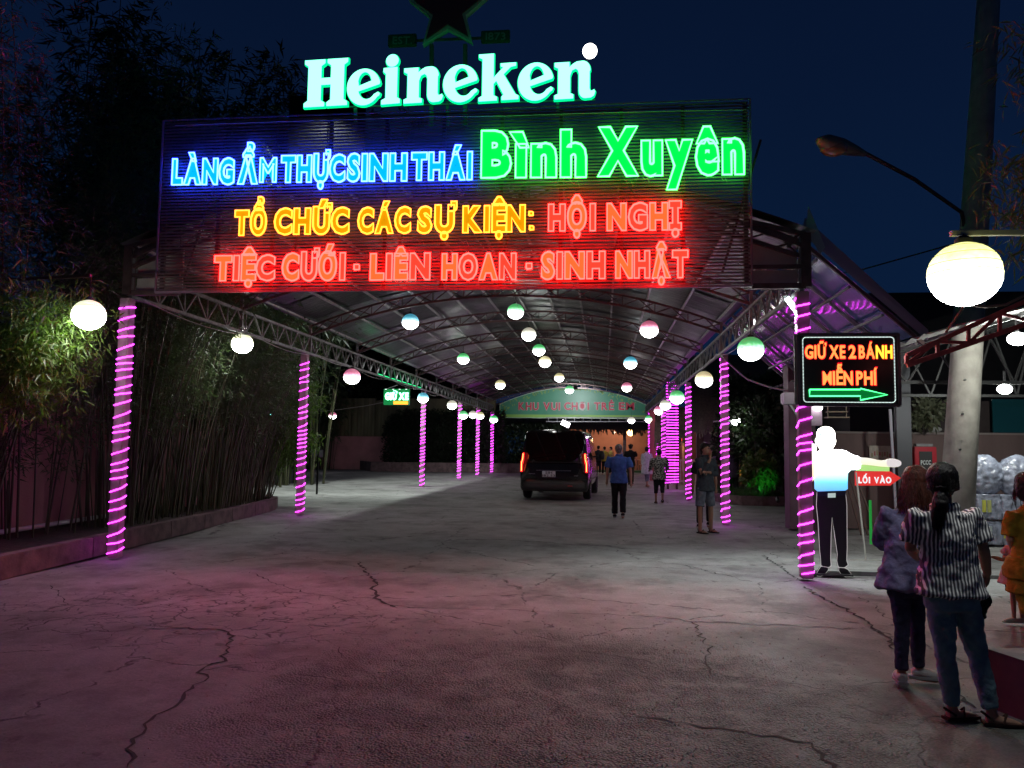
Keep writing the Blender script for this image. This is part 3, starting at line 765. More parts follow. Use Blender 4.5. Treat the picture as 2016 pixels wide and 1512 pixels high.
# loose wires hanging from the letters
wire_m = mat('wire', (.45, .42, .35), .6)
b = MB()
for (x, y, l) in [(1120, 352, .12), (1228, 352, .1), (1265, 348, .07), (820, 470, .09), (905, 470, .1), (1420, 350, .06), (640, 362, .05)]:
    p = P(x, y, YB-.05); b.tube([p, p+Vector((l*.5, 0, -l*.6)), p+Vector((l*.9, 0, -l*.2)), p+Vector((l*1.2, 0, -l))], .003, 4)
b.build('loose_wire', wire_m, bb)
# cables along the board's top edge
b = MB(); b.tube([P(x, y, YB-.02) for x, y in [(345, 247), (450, 243), (560, 239), (700, 235), (850, 230), (1000, 228), (1150, 223), (1300, 219), (1470, 216)]], .005, 5)
b.build('top_cable', wire_m, bb)

# ================================================================== GREEN CAPITAL LETTER SIGN ABOVE
HG = em('pale_green_face', (.22, 1.0, .70), 2.8); HE = em('green_letter_edge', (.0, 1.0, .30), 1.4)
HS = thing('rooftop_lettering', 'glowing pale green slab serif brand lettering standing above the billboard', 'sign', (-2.2, YB, 6.2))
def arcp(cx, cy, rx, ry, a0, a1, n=18, rot=0):
    out = []
    for i in range(n+1):
        a = R_(a0+(a1-a0)*i/n); x, y = rx*math.cos(a), ry*math.sin(a); c, s = math.cos(R_(rot)), math.sin(R_(rot))
        out.append((cx+x*c-y*s, cy+x*s+y*c))
    return out
def flat_poly(outs, bevel=.0, ext=0.0):
    c = bpy.data.curves.new('g', 'CURVE'); c.dimensions = '2D'; c.fill_mode = 'BOTH'; c.extrude = ext; c.bevel_depth = bevel; c.bevel_resolution = 1
    for pts in outs:
        s = c.splines.new('POLY'); s.points.add(len(pts)-1); s.use_cyclic_u = True
        for q, (x, y) in zip(s.points, pts): q.co = (x, y, 0, 1)
    o = bpy.data.objects.new('g', c); COL.objects.link(o); dg = bpy.context.evaluated_depsgraph_get(); dg.update()
    me = bpy.data.meshes.new_from_object(o.evaluated_get(dg)); bpy.data.objects.remove(o); bpy.data.curves.remove(c)
    return me
SL = [(0, 0), (.47, 0), (.47, .075), (.385, .13), (.385, .46), (.615, .46), (.615, .13), (.53, .075), (.53, 0), (1, 0), (1, .075), (.915, .13), (.915, .87), (1, .925), (1, 1), (.53, 1), (.53, .925), (.615, .87), (.615, .6), (.385, .6), (.385, .87), (.47, .925), (.47, 1), (0, 1), (0, .925), (.085, .87), (.085, .13), (0, .075)]
def letter_e():
    out = arcp(.5, .5, .5, .52, 12, 322, 34)
    end = [(.93, .13), (.99, .22), (.97, .28), (.90, .27)]
    inner = arcp(.58, .5, .24, .36, 310, 200, 12)
    bar = [(.36, .40), (.97, .60)]
    return [arcp(.5, .5, .5, .52, 12, 325, 34)+[(.97, .235), (.99, .29), (.93, .33)]+arcp(.60, .47, .27, .33, 322, 195, 12)+[(.33, .385)]+[(.97, .56)],
            [(.35, .53), (.74, .665)]+arcp(.53, .60, .21, .33, 22, 165, 12)]
def letter_n():
    return [[(0, 0), (.46, 0), (.46, .10), (.38, .14), (.38, .62)]+[(.43, .76), (.52, .80), (.57, .76), (.60, .66)]+[(.60, .22)]+arcp(.76, .2, .16, .21, 180, 270, 6)+[(.9, 0), (.97, .05), (1.0, .15), (.97, .2), (.92, .17), (.88, .18), (.86, .24), (.86, .7)]+arcp(.68, .74, .2, .25, 0, 90, 8)+[(.55, .98), (.46, .93), (.36, .84), (.36, .98), (0, .98), (0, .88), (.09, .83), (.09, .14), (0, .10)]]
def letter_i():
    return [[(0, 0), (.98, 0), (.98, .08), (.82, .12), (.82, .74), (.1, .74), (.08, .67), (.22, .62), (.22, .12), (0, .08)], arcp(.54, .885, .33, .125, 0, 345, 20)]
def letter_k():
    return [[(0, 0), (.46, 0), (.46, .07), (.37, .11), (.37, .36), (.44, .42), (.63, .11), (.58, .07), (.58, 0), (1, 0), (1, .07), (.92, .11), (.62, .55), (.80, .70), (.93, .72), (.93, .78), (.55, .78), (.55, .72), (.62, .70), (.37, .48), (.37, 1), (0, 1), (0, .94), (.09, .9), (.09, .11), (0, .07)]]
HX = [('H', [SL], 600, 687, 117.5, 212.5), ('e', letter_e(), 684, 751, 138, 209), ('i', letter_i(), 752, 791, 110, 207), ('n', letter_n(), 796, 874, 132, 205), ('e', letter_e(), 873, 942, 130, 203), ('k', letter_k(), 943, 1022, 106, 201), ('e', letter_e(), 1020, 1090, 126, 200), ('n', letter_n(), 1092, 1172, 121, 197)]
for ch, pol, x0, x1, y0, y1 in HX:
    A = P(x0, y1, YB); B = P(x1, y0, YB)
    sh = -.0
    pp = [[(A.x+x*(B.x-A.x), A.z+y*(B.z-A.z)+(x-.5)*.012) for x, y in q] for q in pol]
    me = flat_poly(pp, bevel=.012, ext=.02)
    off = wloc(HS)
    me.transform(Matrix.Translation(Vector((0, YB, 0))-off) @ Matrix.Rotation(R_(90), 4, 'X'))
    o = link('letter_body', me, HE, HS)
    me = flat_poly(pp, 0, .004); me.transform(Matrix.Translation(Vector((0, YB-.036, 0))-off) @ Matrix.Rotation(R_(90), 4, 'X'))
    link('letter_face', me, HG, o)
b = MB(); b.bar(P(612, 213, YB+.03), P(1172, 197, YB+.03), .02)
for px, yb in ((1098, 218), (700, 236)): b.bar(P(px, 200, YB+.1), P(px, yb+8, YB+.1), .04)
b.build('mounting_rail', steel, HS)
p = P(1161.5, 105, YB); b = MB(); b.sph((p.x, YB-.06, p.z), .096, 20, 12)
tag(b.build('round_lamp', em('white_lamp', (1, 1, 1), 6), smooth=True), 'small round white lamp above the last green letter', 'lamp')
# star with two plates
st = thing('star_sign', 'unlit dark red star with pale rim standing on posts above the lettering', 'sign', (-2.0, YB+.35, 6.1))
C0 = P(882, 20, YB+.35); k = (YB+.35)/F/1.0
def starpoly(Rr, ri):
    return [(C0.x+(Rr if i % 2 == 0 else ri)*math.sin(math.pi*i/5)*k, C0.z+(Rr if i % 2 == 0 else ri)*math.cos(math.pi*i/5)*k) for i in range(10)]
b = MB(); b.prism(starpoly(89, 40), lambda a, c, d: (a, d, c), YB+.35, YB+.45); b.build('star_rim', mat('star_rim', (.30, .27, .24), .6), st)
b = MB(); b.prism(starpoly(76, 32), lambda a, c, d: (a, d, c), YB+.32, YB+.36); b.build('star_face', mat('star_red', (.10, .012, .015), .4), st)
plate = mat('plate_dark', (.012, .035, .02), .4); ptxt = mat('plate_text', (.10, .12, .11), .5)
for (x0, x1, y0, y1, tx) in [(764, 820, 66.5, 92, 'EST.'), (947, 1004, 59, 84, '1873')]:
    a, c = P(x0, y1, YB+.35), P(x1, y0, YB+.35); b = MB(); b.box(a.x, c.x, YB+.33, YB+.4, a.z, c.z); o = b.build('plate', plate, st, bevel=.008)
    word(tx, x0+9, x1-9, y1-5, y1-5.5, y0+5.5, YB+.33, st, ptxt, bold=.01, depth=.006, pname='plate_letter')
b = MB()
for px in (850, 916): b.bar(P(px, 88, YB+.42), P(px, 250, YB+.42), .055)
b.bar(P(881, 200, YB+.5), P(882, 250, YB+.5), .04); b.bar(P(820, 80, YB+.43), P(947, 75, YB+.43), .03)
b.build('support_post', steel_brown, st)

# ================================================================== LANTERNS
def lantern_mat(name, tint, strength, topk=1.0):
    m = bpy.data.materials.new(name); m.use_nodes = True; t = m.node_tree; b = t.nodes['Principled BSDF']
    b.inputs['Base Color'].default_value = (*[.3+.5*c for c in tint], 1); b.inputs['Roughness'].default_value = .7
    tc = t.nodes.new('ShaderNodeTexCoord'); s = t.nodes.new('ShaderNodeSeparateXYZ'); t.links.new(tc.outputs['Generated'], s.inputs[0])
    n = t.nodes.new('ShaderNodeTexNoise'); n.inputs['Scale'].default_value = 9; t.links.new(tc.outputs['Generated'], n.inputs['Vector'])
    a = t.nodes.new('ShaderNodeMath'); a.operation = 'MULTIPLY_ADD'; t.links.new(n.outputs[0], a.inputs[0]); a.inputs[1].default_value = .3; t.links.new(s.outputs['Z'], a.inputs[2])
    r = t.nodes.new('ShaderNodeValToRGB'); e = r.color_ramp.elements
    e[0].position = .0; e[0].color = (.94, 1, .98, 1); e[1].position = 1.0; e[1].color = (*[c*.014*topk for c in tint], 1)
    q = e.new(.62); q.color = (*[.10*(.35+.65*c) for c in tint], 1); q = e.new(.85); q.color = (*[.024*c*topk for c in tint], 1); q = e.new(.45); q.color = (1, 1, .97, 1)
    t.links.new(a.outputs[0], r.inputs[0]); t.links.new(r.outputs[0], b.inputs['Emission Color']); b.inputs['Emission Strength'].default_value = strength
    return m
LS = 25
LM = {k: lantern_mat('lantern_'+k, c, LS) for k, c in dict(green=(.10, .9, .25), blue=(.08, .65, .9), white=(.95, .95, .75), pink=(1, .25, .45), yellow=(1, .9, .45)).items()}
LM['bigyellow'] = lantern_mat('lantern_big', (1, 1, .35), 32, 3.2); LM['near'] = lantern_mat('lantern_near', (.9, .95, .6), 48, 1.6)
cordm = mat('cord', (.02, .02, .02), .7)
def lantern(px, py, r, colr, label, group, hang=.5, dia=.2, mk=None, ztop=None):
    Yv = F*dia/r; p = P(px, py, Yv)
    t = thing('paper_lantern', label, 'lantern', p, group)
    b = MB(); b.sph(p, dia, 20, 14, (1, 1, .94)); b.build('shade', LM[colr], t, smooth=True)
    b = MB()
    zt = ztop if ztop else p.z+dia+hang
    b.tube([p+Vector((0, 0, dia*.92)), Vector((p.x, p.y, zt))], .006, 5); b.lathe(p+Vector((0, 0, dia*.9)), [(.05, 0), (.05, .03), (.02, .05)], 10)
    b.build('cord', cordm, t)
    b = MB()   # wire hoops of the shade
    for i in range(7):
        z = -.85+1.7*i/6; rr = math.sqrt(max(.02, 1-z*z))*dia
        b.tube([p+Vector((rr*1.004*math.cos(a*math.pi/10), rr*1.004*math.sin(a*math.pi/10), z*dia*.94)) for a in range(21)], .0022, 3, False)
    b.build('hoops', mat_hoop, t)
    return t, p
mat_hoop = mat('hoop', (.5, .5, .45), .6)
CENT = 'lanterns hanging in rows under the arched roof'
for px, py, r, c, lb in [
    (1015, 613, 16.5, 'green', 'green topped lantern nearest under the crown of the arched roof'),
    (808, 633, 17, 'blue', 'blue topped lantern hanging from the left half of the roof, nearest of its row'),
    (1278, 648, 18, 'pink', 'pink topped lantern on the right half of the roof, nearest of its row'),
    (1041, 658, 14.5, 'white', 'white lantern second in the centre row, between two green ones'),
    (912, 706, 12, 'green', 'green lantern on the left half of the roof, behind the blue one'),
    (1061, 689, 12.5, 'green', 'green lantern third in the centre row just above the yellow one'),
    (1073, 712, 12, 'yellow', 'yellow lantern close below the third lantern of the centre row'),
    (1241, 714, 13, 'blue', 'blue lantern on the right half of the roof, behind the pink one'),
    (985, 757, 10, 'yellow', 'yellow lantern above the left end of the green arched banner'),
    (1101, 743, 9.5, 'yellow', 'pale yellow lantern just above the crown of the green banner'),
    (1234, 762, 10, 'pink', 'pink lantern above the right part of the green banner'),
    (1121, 767, 8.5, 'green', 'small green lantern in front of the crown of the green banner')]:
    Yv = F*.2/r; x = P(px, py, Yv).x; u = (x-XC)/HW
    lantern(px, py, r, c, lb, CENT, ztop=4.31+.91*(1-u*u))
LEFTG = 'lanterns hanging along the left side truss'
for px, py, r, c, lb in [
    (693, 741, 17, 'pink', 'pink lantern under the left truss between the second and third posts'),
    (833, 783, 11, 'blue', 'blue lantern just right of the top of the third left post'),
    (890, 797, 10, 'white', 'white lantern just left of the fourth left post'),
    (912, 817, 9, 'green', 'green lantern just right of the fourth left post'),
    (931, 816, 8, 'white', 'white lantern left of the fifth left post'),
    (945, 818, 8, 'yellow', 'pale yellow lantern right of the fifth left post'),
    (972, 825, 8, 'green', 'green lantern at the last left post beside the banner')]:
    lantern(px, py, r, c, lb, LEFTG, ztop=3.62)
RIGHTG = 'lanterns hanging along the right side truss'
for px, py, r, c, lb in [
    (1478, 687, 25, 'green', 'large looking green topped lantern under the right truss beyond the first post'),
    (1386, 747, 17, 'yellow', 'cream lantern between the second and third right posts'),
    (1333, 782, 14, 'green', 'green lantern just beyond the third right post'),
    (1310, 797, 10.5, 'white', 'white lantern glaring in front of the broad purple light frame'),
    (1297, 808, 9, 'pink', 'pink lantern left of the glaring one at the purple light frame'),
    (1278, 825, 8, 'green', 'green lantern at the right end of the green banner'),
    (1243, 827, 7, 'white', 'small white lantern below the lower right edge of the green banner')]:
    lantern(px, py, r, c, lb, RIGHTG, ztop=3.62)
# left outside lanterns
t, p = lantern(175, 620, 34, 'near', 'large white round lantern hanging at the left in front of the bamboo', None, hang=.3)
tb = thing('lantern_bracket', 'dark steel bracket arm holding the large left lantern', 'bracket', (-8.2, 9.2, 0))
b = MB(); b.bar((-8.3, 9.4, 0.2), (-8.3, 9.4, 3.7), .05); b.bar((-8.3, 9.4, 3.67), (p.x, p.y, 3.67), .035); b.build('arm', steel_brown, tb)
t, p2 = lantern(477, 676, 22, 'near', 'white patterned lantern under the left truss beneath a small floodlight', None, ztop=3.62)
fl = thing('floodlight', 'small floodlight on the left truss above the second white lantern', 'floodlight', (p2.x, p2.y, 3.62))
b = MB(); b.box(p2.x-.07, p2.x+.07, p2.y-.04, p2.y+.04, 3.66, 3.8); b.build('housing', mat('grey_plastic', (.3, .3, .3), .5), fl)
b = MB(); b.box(p2.x-.05, p2.x+.1, p2.y-.05, p2.y-.045, 3.67, 3.74); b.build('lens', em('flood_lens', (1, 1, 1), 8), fl)
blackp0 = mat('black_housing', (.02, .02, .02), .5)
fp = thing('unseen_floodlight', 'unseen high floodlight on a thin pole beside the canopy, added to light the side yard', 'floodlight', (-8.9, 24, 0))  # added lamp, fitting unseen, assumed from the bright ground of the side yard
b = MB(); b.bar((-8.9, 24, 0), (-8.9, 24, 12.4), .05); b.build('pole', mat('added_pole_black', (.006, .006, .006), .9, spec=.1), fp)
b = MB(); b.box(-9.0, -8.7, 24.2, 24.6, 12.35, 12.5); b.build('housing', steel, fp)  # housing of the added floodlight, fitting unseen
b = MB(); b.box(-10.3, -7.7, 24.14, 24.16, 9.9, 13.0); b.build('light_blocker', mat('blocker_black', (.006, .006, .006), .9, spec=.1), fp)  # added plate, keeps the floodlight off the pole and hides the lit foliage
lamp('unseen_flood_lamp', (-8.9, 24.34, 12.2), 11000, (.90, 1.0, .95), .55, 'SPOT', fp, (-10.5, 27, 0), 125, .5)
bl = thing('floodlight', 'unseen small floodlight under the roof, added to light the green banner', 'floodlight', (-1.5, 43, 4.75))  # added lamp, fitting unseen, brightens the banner
b = MB(); b.box(-1.62, -1.38, 42.9, 43.0, 4.7, 4.9); b.build('housing', blackp0, bl)  # housing of the added banner floodlight, fitting unseen
lamp('unseen_banner_spot', (-1.5, 43.1, 4.75), 700, (.9, .97, 1), .05, 'SPOT', bl, (-1.5, 47.9, 4.1), 120, .9)
# string of small lanterns across the side yard on the left
w = thing('string_wire', 'slack wire across the side yard between the left posts', 'wire', (-15, 40, 0))
b = MB(); b.tube([P(440, 815, 44), P(540, 818, 44), P(655, 808, 44), P(720, 799, 44), P(765, 790, 44)], .02, 4); b.build('wire', wire_m, w)
lantern(655, 818, 7.5, 'pink', 'pinkish lantern hanging from the wire across the left side yard', None, hang=.12)
# big yellow lantern on the right with its bracket
t, p = lantern(1899, 540, 64, 'bigyellow', 'largest lantern, glowing yellow white in front of the concrete pole', None, hang=.04)
tb = thing('lantern_bracket', 'pale steel arm reaching in from the right edge above the big yellow lantern', 'bracket', (3.4, 5.1, 2.9))
b = MB(); b.bar((p.x-.07, p.y, p.z+.245), (3.6, p.y+.3, p.z+.32), .03); b.bar((p.x-.02, p.y, p.z+.25), (3.6, p.y+.32, p.z+.27), .018)
b.build('arm', mat('pale_arm', (.4, .4, .33), .5), tb)

# ================================================================== BANNER at the far end
YN = 47.9
bn = thing('arched_banner', 'green arched banner with red letters across the far end of the canopy', 'banner', (-1.9, YN, 3.3))
A, B = P(984, 822, YN), P(1273, 823, YN); zs = P(984, 796, YN).z; zc = P(1128, 763, YN).z
n = 24; poly = [(A.x, A.z), (B.x, A.z)]+[(B.x+(A.x-B.x)*i/n, zs+(zc-zs)*(1-(2*i/n-1)**2)) for i in range(n+1)]
ban = mat('banner_green', (.045, .22, .13), .4, noise=.12, nscale=1)
b = MB(); b.prism(poly, lambda a, c, d: (a, d, c), YN, YN+.05); b.build('banner_sheet', ban, bn)
b = MB(); b.box(A.x+.05, B.x-.05, YN-.008, YN-.003, A.z+.03, A.z+.2); b.build('lime_stripe', mat('lime_print', (.22, .42, .08), .5), bn)
b = MB(); pts = [(x, YN-.01, z) for x, z in poly]+[(poly[0][0], YN-.01, poly[0][1])]; b.tube(pts, .025, 4); b.build('white_border', mat('pale_border', (.4, .5, .36), .5), bn)
lp = mat('leaf_print', (.22, .34, .08), .6)
b = MB()
for i in range(150):
    u = rng.random(); x = A.x+(B.x-A.x)*u; z = zs+(zc-zs)*(1-(2*u-1)**2)-rng.uniform(.05, .05+.5*abs(2*u-1)**2+.08)
    a = rng.uniform(0, 6.3); s = rng.uniform(.04, .1)
    b.add([(x+s*math.cos(a), YN-.005, z+s*math.sin(a)), (x+s*.4*math.cos(a+1.57), YN-.005, z+s*.4*math.sin(a+1.57)), (x-s*math.cos(a), YN-.005, z-s*math.sin(a)), (x+s*.4*math.cos(a-1.57), YN-.005, z+s*.4*math.sin(a-1.57))], [(0, 1, 2, 3)])
b.build('leaf_print', lp, bn)['kind'] = 'stuff'
wt = mat('white_outline', (.5, .42, .42), .5); rd = mat('red_print', (.45, .03, .06), .5)
for tx, x0, x1 in [('KHU', 1020, 1061), ('VUI', 1069, 1103), ('CHƠI', 1110, 1160), ('TRẺ', 1169, 1208), ('EM', 1218, 1249)]:
    word(tx, x0, x1, 807.5, 808, 791.5, YN-.012, bn, wt, bold=.06, depth=.004, pname='letter_outline')
    word(tx, x0+.6, x1-.6, 807, 807.5, 792, YN-.02, bn, rd, bold=.025, depth=.004, gap=.09)

# ================================================================== TWO-WHEELER PARKING LED SIGN
YS = 10.1
ls = thing('led_sign', 'black LED sign with red words and green arrow beside the right front post', 'sign', (3.0, YS, 2.15))
a, c = P(1573, 797, YS), P(1768, 658, YS)
black = mat('black_panel', (.012, .010, .010), .35); b = MB(); b.box(a.x, c.x, YS, YS+.12, a.z, c.z); b.build('panel', black, ls, bevel=.01)
b = MB()
for (q, r) in (((a.x, a.z), (a.x, c.z)), ((c.x, a.z), (c.x, c.z)), ((a.x, a.z), (c.x, a.z)), ((a.x, c.z), (c.x, c.z))):
    b.bar((q[0], YS, q[1]), (r[0], YS, r[1]), .035)
b.build('frame', mat('sign_frame', (.10, .08, .10), .4, .5), ls)
wl = em('white_dots', (.8, 1, .95), 1.3); b = MB()
ix0, ix1, iz1 = P(1581, 728, YS).x, P(1761, 728, YS).x, P(1670, 664, YS).z
iz0 = P(1670, 792, YS).z
def dot(x, z): b.box(x-.0045, x+.0045, YS-.012, YS-.002, z-.0045, z+.0045)
nn = 62
for i in range(nn): x = ix0+.04+(ix1-ix0-.08)*i/(nn-1); dot(x, iz0); dot(x, iz1)
for i in range(42): z = iz0+.04+(iz1-iz0-.08)*i/41; dot(ix0, z); dot(ix1, z)
for cx_, cz_, a0 in ((ix0+.04, iz0+.04, 180), (ix1-.04, iz0+.04, 270), (ix1-.04, iz1-.04, 0), (ix0+.04, iz1-.04, 90)):
    for q in (22, 45, 68): dot(cx_+.04*math.cos(R_(a0+q)), cz_+.04*math.sin(R_(a0+q)))
b.build('led_dots', wl, ls)['kind'] = 'stuff'
Lr = em('led_letter', (1.6, .22, .05), 2.2); Lr2 = em('led_letter_yellow', (1.3, .75, .05), 1.6); Lh = em('led_red_halo', (1, .0, .02), 1.1)
for tx, x0, x1, b0, tp in [('GIỮ', 1585, 1625, 706, 680), ('XE', 1633, 1664, 706, 680), ('2', 1671, 1685, 706, 680), ('BÁNH', 1691, 1757, 706, 680), ('MIỄN', 1620, 1679, 758, 731), ('PHÍ', 1686, 1725, 758, 731)]:
    word(tx, x0-1.4, x1+1.4, b0+1.5, b0+1.5, tp-1.5, YS-.004, ls, Lh, bold=.035, depth=.006, pname='letter_halo', gap=.05)
    cols = [Lr]*len(tx)
    if tx == 'BÁNH': cols = [Lr, Lr, Lr2, Lr2]
    word(tx, x0, x1, b0, b0, tp, YS-.012, ls, Lr, bold=.03, depth=.006, colors=cols, gap=.07)
def PS(x, y): q = P(x, y, YS); return (q.x, q.z)
ar = [PS(*q) for q in [(1593, 767), (1693, 767), (1693, 765), (1746, 777.5), (1693, 788), (1693, 780), (1593, 780)]]
b = MB(); b.prism(ar, lambda x, z, d: (x, d, z), YS-.012, YS-.004); b.build('arrow_face', em('arrow_green', (.0, .22, .04), .6), ls)
b = MB(); b.tube([(x, YS-.02, z) for x, z in ar]+[(ar[0][0], YS-.02, ar[0][1])], .009, 5); b.build('arrow_tube', em('arrow_tube', (.1, 1.4, .35), 2.6), ls, smooth=True)
b = MB(); b.bar((a.x-.02, YS+.05, a.z-.0), (a.x-.02, YS+.05, c.z+.02), .035); b.build('side_bracket', steel, ls)

# supply cables sagging between the lanterns
def cable(label, pts, r=.008):
    out = []
    for a, c in zip(pts[:-1], pts[1:]):
        a, c = Vector(a), Vector(c); sag = min(.25, (c-a).length*.035)*rng.uniform(.5, 1.6)
        for i in range(6): u = i/6; q = a.lerp(c, u); q.z -= sag*4*u*(1-u); out.append(q)
    out.append(Vector(pts[-1])); b = MB(); b.tube(out, r, 5); tag(b.build('supply_cable', cab, smooth=True), label, 'cable')
cab = mat('pale_cable', (.3, .3, .3), .5)
cable('pale cable sagging along the bottom of the left truss', [(-6.5, y, 3.6) for y in (10.4, 14, 17.1, 20, 23.5, 28, 31, 34.5, 38.7, 45)])
cable('pale cable sagging along the bottom of the right truss', [(2.4, y, 3.6) for y in (10.4, 12.4, 17.1, 18.2, 22.1, 24.6, 31, 38, 45)])
cable('thin cable along the crown of the arched roof', [(-2.0, y, 5.0) for y in (10.4, 13.7, 17.2, 20.6, 24, 27.5, 31, 34.4, 38)], .006)
cable('bundle of cables drooping from the second right post to the brown pillar', [(2.5, 17.0, 3.55), (3.0, 16.9, 3.05), (3.95, 16.4, 2.75)], .02)

q = P(1556, 603, 10.75); tl_ = thing('tube_lamp', 'cool white tube lamp at the top of the right front post', 'lamp', q)
b = MB(); b.tube([q+Vector((-.05, 0, .12)), q+Vector((.12, 0, -.12))], .035, 8); b.build('lamp_tube', em('cool_tube', (.8, 1, .96), 12), tl_, smooth=True)
b = MB(); b.bar(q+Vector((-.06, .05, .15)), q+Vector((.13, .05, -.13)), .05); b.build('fitting', steel, tl_)
lamp('tube_light', q+Vector((-.03, -.12, -.12)), 440, (.86, 1, .98), .08, 'SPOT', tl_, (2.3, 9.3, 0), 132, .6)

# ================================================================== VAN
paint = mat('dark_metallic_paint', (.008, .008, .009), .16, .2, coat=1.0)
glass = mat('black_glass', (.003, .003, .004), .02, 0, spec=.45)
rubber = mat('rubber', (.015, .015, .015), .85); rim = mat('alloy', (.35, .35, .36), .25, .9); blackp = mat('black_plastic', (.02, .02, .02), .5)
chrome = mat('chrome', (.6, .6, .6), .12, 1); tail = em('tail_lamp', (1, .02, .02), 1.6, (.3, .0, .0)); tailc = em('tail_core', (1, .12, .03), 14)
VW = .99
prof = [(0, .30), (.90, .30), (.985, .42), (1.0, .62), (1.0, .95), (.985, 1.10), (.955, 1.32), (.93, 1.60), (.89, 1.84), (.84, 1.955), (.72, 2.00), (.3, 2.02), (0, 2.025)]
van = thing('van', 'black passenger van driving away with red tail lights lit', 'van', (0, 0, 0))
def vsec(y, sx=1, ztop=2.015, zb=.30, cut=None):
    out = []
    y00 = y
    for x, z in prof:
        y = y00+max(0, z-1.1)*.20*max(0, 1-y00)
        zz = zb+(z-.30)*(ztop-zb)/(2.015-.30) if ztop < 2.0 else z
        out.append((x*sx*VW, y, zz))
    return out
def loft_half(mb, secs):
    full = [s+[(-x, y, z) for x, y, z in reversed(s[1:-1])] for s in secs]
    n = len(full[0]); vs = [p for s in full for p in s]
    fs = [(i*n+j, i*n+(j+1) % n, (i+1)*n+(j+1) % n, (i+1)*n+j) for i in range(len(full)-1) for j in range(n)]
    fs += [tuple(range(n)), tuple(range((len(full)-1)*n, len(full)*n))]
    mb.add(vs, fs)
b = MB(); loft_half(b, [vsec(.04, .955, 1.985), vsec(.0, .97, 1.97) if 0 else vsec(.08, .985, 2.0), vsec(.25), vsec(1.5), vsec(3.2), vsec(3.6, 1, 1.96), vsec(3.95, 1, 1.72), vsec(4.3, .99, 1.36), vsec(4.6, .97, 1.22), vsec(4.95, .90, 1.05), vsec(5.05, .82, .85)])
b.build('body', paint, van, smooth=False, bevel=0)
van.children[0].data.polygons.foreach_set('use_smooth', [True]*len(van.children[0].data.polygons))
b = MB(); 
rw = [(-.78, 1.93), (.78, 1.93), (.85, 1.62), (.80, 1.40), (.70, 1.22), (.52, 1.12), (-.52, 1.12), (-.70, 1.22), (-.80, 1.40), (-.85, 1.62)]
b.prism(rw, lambda x, z, d: (x, d+(z-1.1)*.20, z), .005, .06); b.build('rear_window', glass, van, bevel=.012)
b = MB(); b.prism([(-.66, .70), (.66, .70), (.80, 1.06), (-.80, 1.06)], lambda x, z, d: (x, d, z), .022, .06); b.build('tailgate_panel', paint, van, bevel=.02)
b = MB(); b.prism([(-.50, .62), (.45, .62), (.52, .82), (-.58, .82)], lambda x, z, d: (x, d, z), -.002, .03); b.build('plate_recess', paint, van, bevel=.015)
b = MB(); b.box(-.5, .5, -.02, .02, .84, .865); b.build('chrome_strip', chrome, van, bevel=.006)
b = MB(); b.loft([((0, .17, .26), .94, .24), ((0, .17, .36), .985, .26), ((0, .17, .50), .985, .25), ((0, .17, .58), .97, .20)], 40); b.build('rear_bumper', blackp, van, smooth=True)
b = MB(); b.box(.42, .55, -.15, -.12, .41, .44); b.build('reflector', mat('red_reflector', (.35, .01, .02), .3), van)
